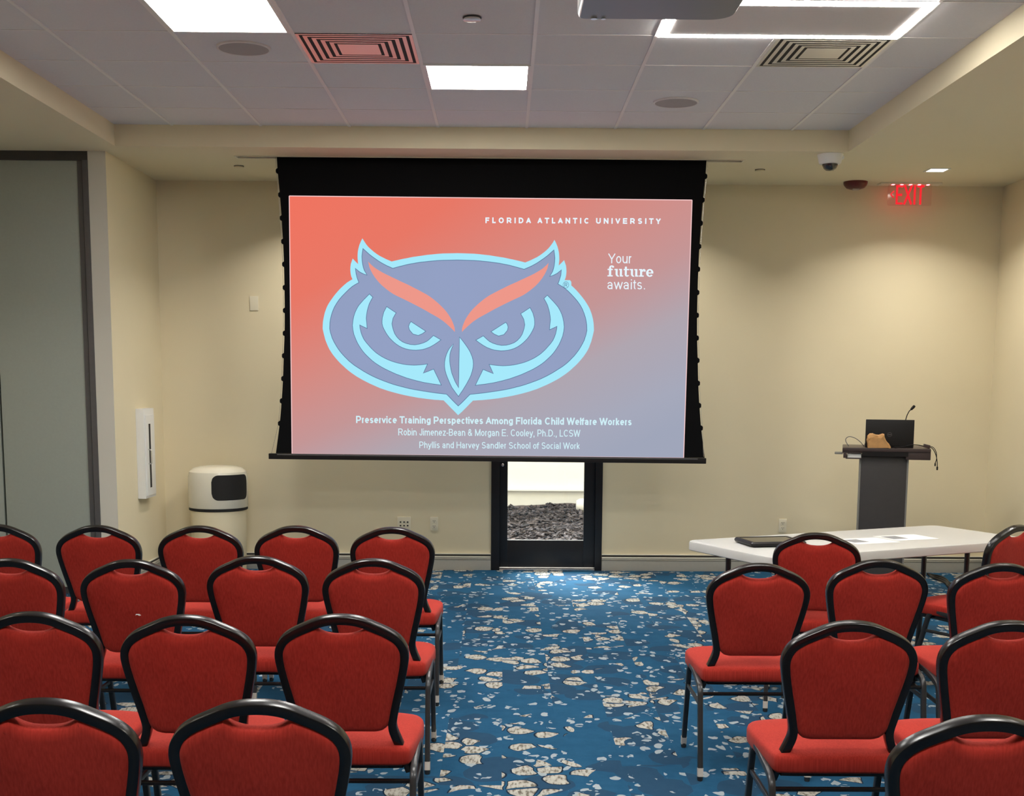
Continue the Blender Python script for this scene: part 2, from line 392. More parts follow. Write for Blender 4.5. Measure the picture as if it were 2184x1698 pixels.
# linear light: a lit rectangular outline two tiles long
x0, x1, y0, y1 = gx(4), gx(6), gy(5), gy(4)
o = thing('linear_ceiling_light', 'lit rectangular outline light in the ceiling beside the projector', 'light', ((x0+x1)/2, (y0+y1)/2, HC))
hx, hy, s_ = T-.006, T/2-.004, .048
f_ = B()
for q in ((-hx, -hx+s_, -hy, hy), (hx-s_, hx, -hy, hy), (-hx+s_, hx-s_, -hy, -hy+s_), (-hx+s_, hx-s_, hy-s_, hy)): f_.box(q[0], q[1], q[2], q[3], -.006, .004)
f_.build('light_strip', 'led', o, smooth=False)
B().box(-hx+s_, hx-s_, -hy+s_, hy-s_, -.004, .004).build('center_panel', 'pale_panel', o, smooth=False)

def air_diffuser(i, j, label):
    o = thing('air_diffuser', label, 'air vent', (gx(i)+T/2, gy(j)-T/2, HC), 0, 'square slatted ceiling air vents')
    h = T/2-.010
    B().box(-h, h, -h, h, -.001, .0035).build('backing', 'slot', o, smooth=False)
    def ring(a, w_, z0, z1):
        # sloped square ring
        V = []
        for r, z in ((a, z0), (a-w_, z1), (a-w_, z1+.002), (a, z0+.002)):
            V.append([(-r, -r, z), (r, -r, z), (r, r, z), (-r, r, z)])
        b = B(); b.loft(V+[V[0]], cap=False); return b
    ring(h, .016, -.0018, -.0018).build('frame', 'vent_metal', o, smooth=False)
    for a in (.262, .222, .182, .142):
        ring(a, .0205, -.0018, -.0016).build('slat', 'vent_metal', o, smooth=False)
    B().box(-.105, .105, -.105, .105, -.0022, -.0005).build('core_plate', 'vent_metal', o)
air_diffuser(1, 3, 'square slatted air vent with a pinkish glow, left of the small ceiling light')
air_diffuser(5, 3, 'square slatted air vent, right, beside the lit outline light')

def ceil_speaker(i, j, label):
    o = thing('ceiling_speaker', label, 'speaker', (gx(i)+T/2, gy(j)-T/2, HC), 0, 'round ceiling speakers')
    B().lathe([(.142, .004), (.142, -.004), (.136, -.007), (.130, -.006), (.130, .004)], n=40).build('rim', 'pale_panel', o)
    B().lathe([(.131, .003), (.131, -.005), (.001, -.006)], n=40).build('grille', 'speaker', o)
ceil_speaker(0, 3, 'round ceiling speaker grille behind the large ceiling light, left')
ceil_speaker(4, 1, 'round grey ceiling speaker grille right of the small ceiling light')

def cap(name, label, loc, r, mat, group=None):
    o = thing(name, label, 'sprinkler', loc, 0, group)
    B().lathe([(r*.9, .002), (r*.9, -.006), (r, -.007), (r, -.011), (r*.9, -.013), (0.001, -.0135)], n=28).build('cover_plate', mat, o)
    B().lathe([(r*1.06, .001), (r*1.06, -.002), (r*.9, -.003)], n=28).build('escutcheon', 'dark_metal', o)
cap('sprinkler_cover', 'round white sprinkler cover in the tile ceiling between projector and vent', (-.163, 6.352, HC), .043, 'vent_metal', 'flush sprinkler covers')
cap('sprinkler_cover', 'flat round sprinkler cover in the soffit left of the screen', (-2.0, 9.818, HS), .036, 'soffit', 'flush sprinkler covers')
cap('sprinkler_cover', 'flat round sprinkler cover in the soffit between screen and dome camera', (1.916, 9.80, HS), .036, 'soffit', 'flush sprinkler covers')

# ceiling projector
o = thing('projector', 'white ceiling projector cut by the top of the photo', 'projector', (.545, 4.60, 2.9))
bb = B(); pr = rrect(-.265, .285, -.27, .255, .012, 4)[:12]
out = [(-.285, -.26), (.265, -.26)] + [( .265+.02*math.sin(k/5*PI/2), -.24-.02*math.cos(k/5*PI/2)) for k in range(6)]
out += [(.285-.085*(1-math.cos(k/6*PI/2)), .165+.085*math.sin(k/6*PI/2)) for k in range(7)] + [(-.265-.02*math.sin(k/4*PI/2), .23+.02*math.cos(k/4*PI/2)) for k in range(5)]
bb.loft([[(x*.965, y*.965, 0) for x, y in out], [(x*.985, y*.985, .006) for x, y in out], [(x, y, .02) for x, y in out], [(x, y, .15) for x, y in out], [(x*.96, y*.96, .175) for x, y in out]])
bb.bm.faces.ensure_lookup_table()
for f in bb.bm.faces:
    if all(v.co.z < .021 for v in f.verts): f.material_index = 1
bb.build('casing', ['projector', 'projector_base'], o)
B().lathe([(.055, 0), (.062, .03), (.062, .06), (.05, .065), (.046, .05), (.001, .045)], (.12, .24, .085), 28, 'y').build('lens', 'black_plastic', o).rotation_euler = (0, 0, 0)
v = B()
for k in range(7): v.box(-.288, -.284, -.18+.045*k, -.155+.045*k, .05, .13)
v.build('vent', 'slot', o, smooth=False)
B().lathe([(.012, -.006), (.012, 0)], (-.225, .225, 0), 12).lathe([(.009, -.005), (.009, 0)], (-.19, .228, 0), 12).build('foot_screw', 'chrome', o)
B().lathe([(.03, .17), (.03, .412)], n=20).build('mount_pole', 'white_metal', o)
B().box(-.1, .1, -.1, .1, .40, .4095, bev=.002).build('ceiling_plate', 'white_metal', o)
B().box(-.13, .13, -.13, .13, .172, .186, bev=.003).build('mount_bracket', 'white_metal', o)

# dome camera on the soffit edge
o = thing('security_camera', 'white dome security camera under the soffit corner', 'camera', (2.278, 9.144, HS))
B().lathe([(.090, 0), (.088, -.015), (.076, -.058), (.070, -.064), (.055, -.066)], n=36).build('housing', 'white_metal', o)
B().lathe([(.055, -.062), (.053, -.075), (.043, -.095), (.026, -.108), (.001, -.112)], n=32).build('dome', 'tablet_glass', o)
B().box(.055, .088, -.04, -.005, -.034, -.014, bev=.003).build('side_clip', 'white_metal', o)
# ceiling strobe
o = thing('fire_alarm', 'dark red fire alarm unit on the ceiling left of the exit sign', 'alarm', (2.788, 10.35, HS))
B().lathe([(.094, 0), (.094, -.012), (.088, -.028), (.07, -.048), (.045, -.056), (.001, -.057)], n=36).build('body', 'red_plastic', o)
B().box(-.026, .026, -.03, .012, -.066, -.054, bev=.006).build('strobe_lens', 'foot', o)
# exit sign
o = thing('exit_sign', 'clear hanging exit sign with red lit letters', 'sign', (3.235, 10.40, HS))
B().box(-.245, .245, -.055, .055, -.012, .002, bev=.003).build('ceiling_bar', 'device', o)
for k in range(5): B().box(-.145+.07*k, -.125+.07*k, -.02, .0, -.0145, -.0115).build('led', 'red_led', o, smooth=False)
pn = B().prism(rrect(-.172, .18, -.175, -.010, .012), -.004, .004).build('panel', 'acrylic', o)
def bar(b, x0, z0, x1, z1, w_, y0, y1):
    d_ = Vector((x1-x0, z1-z0)).normalized(); n_ = Vector((-d_.y, d_.x))*w_/2
    b.prism([(x0+n_.x, z0+n_.y), (x0-n_.x, z0-n_.y), (x1-n_.x, z1-n_.y), (x1+n_.x, z1+n_.y)], y0, y1)
zt, zb, yf, yk = -.016, -.166, -.0065, -.0042
L = B()
def vb(x, w_=.0155): L.box(x-w_/2, x+w_/2, yf, yk, zb, zt)
vb(-.100); L.box(-.094, -.052, yf, yk, zt-.0155, zt).box(-.094, -.058, yf, yk, (zt+zb)/2-.009, (zt+zb)/2+.009).box(-.094, -.052, yf, yk, zb, zb+.0155)
bar(L, -.040, zb, .018, zt, .016, yf, yk); bar(L, -.040, zt, .018, zb, .016, yf-.0002, yk)
vb(.043); vb(.090); L.box(.062, .118, yf, yk, zt-.0155, zt)
L.build('letters', 'exit_red', pn, smooth=False)
ar = B(); bar(ar, -.150, -.088, -.124, -.062, .008, yf, yk); bar(ar, -.150, -.088, -.124, -.114, .008, yf, yk); ar.build('arrow', 'exit_red', pn, smooth=False)
# recessed downlights in the side soffits
def downlight(x, y, label):
    o = thing('downlight', label, 'light', (x, y, HS), 0, 'square soffit downlights')
    f_ = B()
    for q in ((-.078, -.064, -.078, .078), (.064, .078, -.078, .078), (-.064, .064, -.078, -.064), (-.064, .064, .064, .078)): f_.box(q[0], q[1], q[2], q[3], -.005, .001)
    f_.build('trim_ring', 'white_metal', o, smooth=False)
    B().box(-.064, .064, -.064, .064, -.002, 0).build('lens', 'down', o, smooth=False)
    la = bpy.data.lights.new('downlight_lamp', 'AREA'); la.shape = 'SQUARE'; la.size = .12; la.energy = LAMP['down_watts']; la.color = (1., .95, .86); la.spread = math.radians(125)
    lo = bpy.data.objects.new('lamp', la); COL.objects.link(lo); lo.parent = o; lo.location = (0, 0, -.007)
downlight(3.232, 9.745, 'small square lit downlight in the right soffit')
for x, y in ((3.232, 7.3), (3.232, 4.9), (-3.55, 7.3), (-3.55, 4.9)):
    downlight(x, y, 'square downlight in a side soffit beyond the edge of the photo')
for x in (-1.42, 1.10):
    downlight(x, 9.86, 'square downlight in the front soffit hidden behind the screen')
# ------------------------------------------------------------------ projection screen
YS = 9.42
SC = thing('projector_screen', 'large lowered projection screen showing the owl slide', 'screen', (-.097, YS, HS))
def part(b, name, mat, parent, **k):
    o = b.build(name, mat, parent, **k); o.location = -Vector(SC.location) if parent == SC else (0, 0, 0); return o
LEFT = [(-1.646, 3.185), (-1.641, 3.064), (-1.627, 2.897), (-1.618, 2.733), (-1.611, 2.567), (-1.607, 2.405), (-1.606, 2.238), (-1.607, 2.074), (-1.611, 1.909), (-1.620, 1.746), (-1.628, 1.579), (-1.641, 1.416), (-1.658, 1.25), (-1.690, 1.030)]
CX = -.0965; tilt = lambda x: -.0045*(x-CX)
RIGHT = [(2*CX-x, z) for x, z in LEFT]
outl = [(p.x, p.z) for p in smooth_path([(x, 0, z) for x, z in LEFT], 3)]; outr = [(2*CX-x, z) for x, z in outl]
fab = outl + outr[::-1]
part(B().prism([(x, z+tilt(x)) for x, z in fab], YS, YS+.002), 'border_fabric', 'fabric_black', SC, smooth=False)
slide_z = YS-.0015
sq = [(-1.570, 1.034), (1.340, 1.021), (1.355, 2.889), (-1.560, 2.896)]
t = NT('projected_slide'); uv = t.n('TexCoord').outputs['UV']; sp = t.n('SeparateXYZ', {0: uv}); u_, v_ = sp.outputs[0], sp.outputs[1]
dd = t.math('ADD', t.math('MULTIPLY', u_, .50), t.math('MULTIPLY', t.math('POWER', t.math('SUBTRACT', 1., v_), 1.2), .60))
t.set(base=(0, 0, 0, 1), spec=0., rough=.9, estr=1., ecol=t.ramp(dd, [(0, lin(240, 116, 96)), (.2, lin(232, 120, 102)), (.42, lin(212, 140, 132)), (.58, lin(196, 150, 150)), (.72, lin(176, 166, 176)), (.9, lin(166, 169, 187)), (1., lin(160, 166, 186))]))
M['slide'] = t.m
t = NT('projected_emblem_field'); co = t.n('TexCoord').outputs['Object']; nz = t.n('TexNoise', {'Vector': co, 'Scale': 1.3}).outputs[0]
t.set(base=(0, 0, 0, 1), spec=0., rough=.9, estr=1., ecol=t.mix(nz, lin(141, 156, 186), lin(152, 164, 203))); M['field'] = t.m
M['ice'] = screen_mat('projected_ice_blue', lin(166, 233, 251)); M['brow'] = screen_mat('projected_salmon', lin(238, 152, 138))
M['txt'] = screen_mat('projected_white', lin(232, 246, 254)); M['txt2'] = screen_mat('projected_pale_cyan', lin(208, 240, 248)); M['rim'] = screen_mat('projected_slide_edge', lin(246, 205, 205)); M['edge'] = screen_mat('projected_emblem_edge', lin(92, 122, 156))
sb = B(); V_, F_ = sb.faces([(x, slide_z, z) for x, z in sq], [(0, 1, 2, 3)])
ul = sb.bm.loops.layers.uv.new('uv')
for l_, q in zip(F_[0].loops, ((0, 0), (1, 0), (1, 1), (0, 1))): l_[ul].uv = q
SL = part(sb, 'slide', 'slide', SC, smooth=False)
e_ = B()
for a, b_ in ((0, 1), (1, 2), (2, 3), (3, 0)): bar(e_, *sq[a], *sq[b_], .006, slide_z-.0006, slide_z-.0003)
e_.build('slide_edge', 'rim', SL, smooth=False)
OWL = {"outer":[[-0.343,2.5],[-0.374,2.499],[-0.41,2.498],[-0.449,2.497],[-0.487,2.494],[-0.525,2.49],[-0.565,2.486],[-0.603,2.48],[-0.637,2.475],[-0.666,2.471],[-0.691,2.466],[-0.714,2.461],[-0.737,2.457],[-0.768,2.45],[-0.798,2.443],[-0.823,2.437],[-0.842,2.445],[-0.864,2.454],[-0.886,2.465],[-0.907,2.475],[-0.931,2.49],[-0.953,2.506],[-0.971,2.521],[-0.991,2.539],[-1.006,2.557],[-1.021,2.579],[-1.034,2.6],[-1.045,2.579],[-1.056,2.554],[-1.063,2.53],[-1.068,2.506],[-1.07,2.48],[-1.07,2.457],[-1.067,2.417],[-1.087,2.436],[-1.106,2.456],[-1.12,2.417],[-1.123,2.395],[-1.124,2.373],[-1.122,2.349],[-1.118,2.329],[-1.109,2.308],[-1.127,2.298],[-1.149,2.284],[-1.173,2.264],[-1.199,2.24],[-1.215,2.223],[-1.23,2.206],[-1.245,2.188],[-1.259,2.169],[-1.273,2.15],[-1.286,2.13],[-1.297,2.11],[-1.306,2.088],[-1.314,2.066],[-1.322,2.033],[-1.328,2.002],[-1.33,1.974],[-1.331,1.952],[-1.326,1.927],[-1.32,1.901],[-1.312,1.87],[-1.304,1.849],[-1.295,1.827],[-1.285,1.805],[-1.272,1.784],[-1.257,1.762],[-1.24,1.741],[-1.222,1.72],[-1.202,1.699],[-1.18,1.679],[-1.163,1.663],[-1.145,1.648],[-1.125,1.633],[-1.105,1.619],[-1.084,1.605],[-1.061,1.592],[-1.038,1.579],[-1.014,1.567],[-0.99,1.555],[-0.965,1.544],[-0.94,1.533],[-0.914,1.522],[-0.887,1.513],[-0.86,1.504],[-0.832,1.496],[-0.802,1.488],[-0.77,1.48],[-0.735,1.472],[-0.7,1.465],[-0.666,1.459],[-0.632,1.453],[-0.6,1.449],[-0.568,1.445],[-0.539,1.442],[-0.512,1.439],[-0.487,1.438],[-0.464,1.436],[-0.445,1.435],[-0.421,1.411],[-0.392,1.381],[-0.362,1.352],[-0.338,1.327],[-0.31,1.352],[-0.281,1.381],[-0.252,1.411],[-0.228,1.435],[-0.208,1.436],[-0.186,1.438],[-0.161,1.439],[-0.134,1.442],[-0.105,1.445],[-0.073,1.449],[-0.04,1.453],[-0.007,1.459],[0.027,1.465],[0.062,1.472],[0.097,1.48],[0.13,1.488],[0.159,1.496],[0.187,1.504],[0.214,1.513],[0.241,1.522],[0.267,1.533],[0.292,1.544],[0.317,1.555],[0.342,1.567],[0.365,1.579],[0.389,1.592],[0.411,1.605],[0.432,1.619],[0.452,1.633],[0.472,1.648],[0.49,1.663],[0.507,1.679],[0.529,1.699],[0.549,1.72],[0.567,1.741],[0.584,1.762],[0.599,1.784],[0.612,1.805],[0.623,1.827],[0.631,1.849],[0.639,1.87],[0.647,1.901],[0.653,1.927],[0.658,1.952],[0.657,1.974],[0.655,2.002],[0.65,2.033],[0.641,2.066],[0.633,2.088],[0.624,2.11],[0.613,2.13],[0.6,2.15],[0.587,2.169],[0.572,2.188],[0.557,2.206],[0.542,2.223],[0.526,2.24],[0.501,2.264],[0.476,2.284],[0.454,2.298],[0.436,2.308],[0.445,2.329],[0.449,2.349],[0.451,2.373],[0.45,2.395],[0.447,2.417],[0.433,2.456],[0.414,2.436],[0.394,2.417],[0.398,2.457],[0.397,2.48],[0.395,2.506],[0.39,2.53],[0.383,2.554],[0.372,2.579],[0.361,2.6],[0.349,2.579],[0.333,2.557],[0.318,2.539],[0.299,2.521],[0.28,2.506],[0.258,2.49],[0.234,2.475],[0.213,2.465],[0.191,2.454],[0.169,2.445],[0.15,2.437],[0.125,2.443],[0.095,2.45],[0.064,2.457],[0.041,2.461],[0.018,2.466],[-0.007,2.471],[-0.036,2.475],[-0.07,2.48],[-0.108,2.486],[-0.148,2.49],[-0.186,2.494],[-0.224,2.497],[-0.263,2.498],[-0.299,2.499]],"inner":[[-0.343,2.449],[-0.374,2.448],[-0.412,2.447],[-0.451,2.446],[-0.487,2.444],[-0.52,2.441],[-0.552,2.438],[-0.583,2.434],[-0.612,2.431],[-0.639,2.427],[-0.664,2.422],[-0.688,2.418],[-0.712,2.413],[-0.739,2.406],[-0.767,2.399],[-0.793,2.392],[-0.815,2.386],[-0.836,2.395],[-0.862,2.406],[-0.887,2.419],[-0.907,2.43],[-0.927,2.443],[-0.946,2.456],[-0.962,2.467],[-0.985,2.484],[-1.002,2.499],[-1.029,2.523],[-1.033,2.499],[-1.036,2.472],[-1.035,2.444],[-1.032,2.418],[-1.027,2.395],[-1.02,2.374],[-0.999,2.336],[-1.028,2.344],[-1.058,2.359],[-1.085,2.382],[-1.08,2.349],[-1.071,2.314],[-1.059,2.284],[-1.083,2.271],[-1.109,2.255],[-1.134,2.234],[-1.159,2.21],[-1.183,2.186],[-1.205,2.161],[-1.224,2.134],[-1.241,2.106],[-1.254,2.076],[-1.264,2.047],[-1.271,2.018],[-1.275,1.992],[-1.277,1.952],[-1.271,1.922],[-1.259,1.883],[-1.246,1.856],[-1.229,1.826],[-1.216,1.806],[-1.201,1.786],[-1.184,1.766],[-1.17,1.751],[-1.154,1.735],[-1.138,1.719],[-1.119,1.704],[-1.1,1.689],[-1.078,1.675],[-1.056,1.661],[-1.034,1.647],[-1.013,1.635],[-0.991,1.623],[-0.969,1.612],[-0.943,1.6],[-0.914,1.588],[-0.883,1.576],[-0.85,1.564],[-0.817,1.553],[-0.786,1.544],[-0.754,1.536],[-0.722,1.528],[-0.691,1.521],[-0.659,1.515],[-0.628,1.51],[-0.597,1.505],[-0.564,1.5],[-0.528,1.495],[-0.49,1.49],[-0.453,1.486],[-0.422,1.483],[-0.403,1.464],[-0.38,1.44],[-0.357,1.417],[-0.337,1.398],[-0.316,1.417],[-0.293,1.44],[-0.27,1.464],[-0.251,1.483],[-0.22,1.486],[-0.183,1.49],[-0.145,1.495],[-0.109,1.5],[-0.076,1.505],[-0.044,1.51],[-0.013,1.515],[0.018,1.521],[0.05,1.528],[0.081,1.536],[0.113,1.544],[0.144,1.553],[0.177,1.564],[0.21,1.576],[0.242,1.588],[0.271,1.6],[0.296,1.612],[0.318,1.623],[0.34,1.635],[0.361,1.647],[0.383,1.661],[0.405,1.675],[0.427,1.689],[0.447,1.704],[0.465,1.719],[0.482,1.735],[0.497,1.751],[0.512,1.766],[0.528,1.786],[0.543,1.806],[0.556,1.826],[0.573,1.856],[0.586,1.883],[0.598,1.922],[0.604,1.952],[0.602,1.992],[0.598,2.018],[0.591,2.047],[0.581,2.076],[0.568,2.106],[0.552,2.134],[0.532,2.161],[0.51,2.186],[0.487,2.21],[0.462,2.234],[0.436,2.255],[0.41,2.271],[0.387,2.284],[0.398,2.314],[0.408,2.349],[0.412,2.382],[0.385,2.359],[0.355,2.344],[0.326,2.336],[0.347,2.374],[0.354,2.395],[0.359,2.418],[0.362,2.444],[0.363,2.472],[0.36,2.499],[0.356,2.523],[0.329,2.499],[0.312,2.484],[0.289,2.467],[0.273,2.456],[0.254,2.443],[0.234,2.43],[0.214,2.419],[0.189,2.406],[0.163,2.395],[0.142,2.386],[0.12,2.392],[0.094,2.399],[0.066,2.406],[0.039,2.413],[0.015,2.418],[-0.009,2.422],[-0.034,2.427],[-0.061,2.431],[-0.09,2.434],[-0.121,2.438],[-0.153,2.441],[-0.186,2.444],[-0.222,2.446],[-0.261,2.447],[-0.298,2.448]],"brow1":[[-0.993,2.435],[-0.976,2.417],[-0.952,2.396],[-0.933,2.383],[-0.911,2.37],[-0.888,2.357],[-0.864,2.345],[-0.84,2.334],[-0.813,2.321],[-0.79,2.311],[-0.766,2.299],[-0.741,2.288],[-0.718,2.278],[-0.69,2.265],[-0.665,2.252],[-0.638,2.239],[-0.615,2.227],[-0.592,2.215],[-0.569,2.203],[-0.548,2.19],[-0.528,2.176],[-0.51,2.162],[-0.493,2.148],[-0.477,2.134],[-0.457,2.115],[-0.439,2.097],[-0.422,2.077],[-0.407,2.056],[-0.393,2.034],[-0.382,2.013],[-0.371,1.986],[-0.364,1.964],[-0.362,1.934],[-0.382,1.955],[-0.407,1.978],[-0.424,1.993],[-0.442,2.008],[-0.462,2.022],[-0.485,2.037],[-0.51,2.051],[-0.538,2.066],[-0.561,2.079],[-0.586,2.093],[-0.612,2.107],[-0.638,2.12],[-0.664,2.133],[-0.69,2.146],[-0.715,2.158],[-0.738,2.169],[-0.766,2.182],[-0.79,2.193],[-0.813,2.205],[-0.836,2.22],[-0.858,2.236],[-0.878,2.252],[-0.897,2.268],[-0.913,2.284],[-0.928,2.301],[-0.947,2.325],[-0.963,2.35],[-0.975,2.373],[-0.985,2.396]],"cheek1":[[-0.986,2.201],[-0.964,2.18],[-0.977,2.158],[-0.99,2.133],[-0.998,2.108],[-1.005,2.083],[-1.01,2.055],[-1.013,2.028],[-1.009,1.989],[-1.007,1.958],[-1.034,1.97],[-1.061,1.983],[-1.059,1.959],[-1.052,1.926],[-1.044,1.903],[-1.032,1.877],[-1.014,1.852],[-0.992,1.827],[-0.977,1.81],[-0.96,1.794],[-0.942,1.778],[-0.922,1.764],[-0.9,1.75],[-0.877,1.738],[-0.853,1.727],[-0.827,1.717],[-0.801,1.709],[-0.773,1.702],[-0.744,1.696],[-0.715,1.692],[-0.689,1.69],[-0.664,1.689],[-0.639,1.69],[-0.613,1.692],[-0.588,1.695],[-0.566,1.698],[-0.576,1.677],[-0.587,1.652],[-0.597,1.631],[-0.572,1.64],[-0.544,1.651],[-0.519,1.661],[-0.507,1.635],[-0.492,1.605],[-0.477,1.574],[-0.465,1.549],[-0.492,1.553],[-0.525,1.557],[-0.558,1.562],[-0.589,1.567],[-0.616,1.573],[-0.641,1.579],[-0.666,1.585],[-0.69,1.592],[-0.716,1.599],[-0.741,1.608],[-0.766,1.617],[-0.791,1.626],[-0.817,1.637],[-0.843,1.649],[-0.869,1.661],[-0.892,1.673],[-0.913,1.685],[-0.932,1.697],[-0.95,1.709],[-0.968,1.723],[-0.985,1.738],[-1.002,1.754],[-1.019,1.771],[-1.033,1.787],[-1.048,1.807],[-1.061,1.827],[-1.073,1.847],[-1.083,1.868],[-1.092,1.89],[-1.1,1.911],[-1.107,1.945],[-1.11,1.976],[-1.106,2.013],[-1.1,2.04],[-1.091,2.068],[-1.079,2.093],[-1.065,2.117],[-1.048,2.137],[-1.03,2.157],[-1.007,2.18]],"ring1":[[-0.86,2.111],[-0.84,2.098],[-0.816,2.082],[-0.795,2.069],[-0.817,2.03],[-0.825,1.99],[-0.82,1.963],[-0.814,1.942],[-0.805,1.918],[-0.79,1.895],[-0.77,1.874],[-0.747,1.858],[-0.72,1.847],[-0.688,1.839],[-0.654,1.837],[-0.62,1.843],[-0.589,1.853],[-0.566,1.864],[-0.548,1.878],[-0.519,1.905],[-0.494,1.891],[-0.468,1.876],[-0.491,1.859],[-0.518,1.841],[-0.547,1.825],[-0.579,1.813],[-0.601,1.807],[-0.625,1.804],[-0.649,1.802],[-0.674,1.803],[-0.7,1.806],[-0.725,1.812],[-0.748,1.82],[-0.77,1.831],[-0.79,1.844],[-0.809,1.859],[-0.827,1.876],[-0.843,1.893],[-0.863,1.921],[-0.878,1.948],[-0.888,1.969],[-0.893,1.99],[-0.893,2.012],[-0.891,2.034],[-0.88,2.074]],"pupil1":[[-0.683,2.004],[-0.659,1.989],[-0.631,1.971],[-0.603,1.953],[-0.579,1.938],[-0.601,1.922],[-0.631,1.909],[-0.669,1.919],[-0.694,1.949],[-0.699,1.971],[-0.693,1.991]],"beak":[[-0.327,1.894],[-0.307,1.87],[-0.286,1.842],[-0.267,1.815],[-0.251,1.788],[-0.238,1.757],[-0.23,1.728],[-0.228,1.702],[-0.23,1.678],[-0.236,1.651],[-0.245,1.622],[-0.255,1.6],[-0.267,1.577],[-0.281,1.552],[-0.294,1.531],[-0.308,1.508],[-0.323,1.487],[-0.335,1.468],[-0.35,1.487],[-0.366,1.509],[-0.382,1.531],[-0.393,1.553],[-0.403,1.575],[-0.412,1.596],[-0.424,1.627],[-0.432,1.656],[-0.436,1.687],[-0.435,1.716],[-0.43,1.745],[-0.422,1.771],[-0.411,1.796],[-0.399,1.816],[-0.374,1.844],[-0.384,1.822],[-0.394,1.797],[-0.4,1.772],[-0.402,1.747],[-0.402,1.722],[-0.399,1.697],[-0.394,1.667],[-0.387,1.636],[-0.379,1.615],[-0.37,1.592],[-0.361,1.571],[-0.346,1.545],[-0.333,1.524],[-0.331,1.608],[-0.33,1.709],[-0.328,1.811]],"patch":[[0.416,2.313],[0.438,2.313],[0.461,2.313],[0.478,2.313],[0.487,2.301],[0.488,2.279],[0.489,2.257],[0.466,2.26],[0.439,2.263],[0.416,2.266],[0.416,2.289]]}
OX = -.33641
def layer(name, mat, shapes, dy, parent=SL):
    b = B()
    for p in shapes: b.flat(p, slide_z-dy)
    return b.build(name, mat, parent, smooth=False)
mir = lambda p: [(2*OX-x, z) for x, z in p][::-1]
def grow(p, d):
    a = sum(p[i-1][0]*p[i][1]-p[i][0]*p[i-1][1] for i in range(len(p)))
    return inset2d(p if a > 0 else p[::-1], -d)
layer('emblem_outline', 'ice', [OWL['outer'], OWL['patch']], .0020)
layer('emblem_field', 'field', [OWL['inner']], .0030)
layer('emblem_brows', 'brow', [OWL['brow1'], mir(OWL['brow1'])], .0040)
ws = [OWL['cheek1'], mir(OWL['cheek1']), OWL['ring1'], mir(OWL['ring1']), OWL['pupil1'], mir(OWL['pupil1']), OWL['beak']]
layer('emblem_edge_lines', 'edge', [grow(p, .0050) for p in ws] + [grow(OWL['inner'], .0045)], .0025)
layer('emblem_markings', 'ice', ws, .0045)
layer('emblem_marking_edges', 'edge', [grow(p, .0042) for p in ws], .0036)  # thin dark outline drawn around each emblem marking
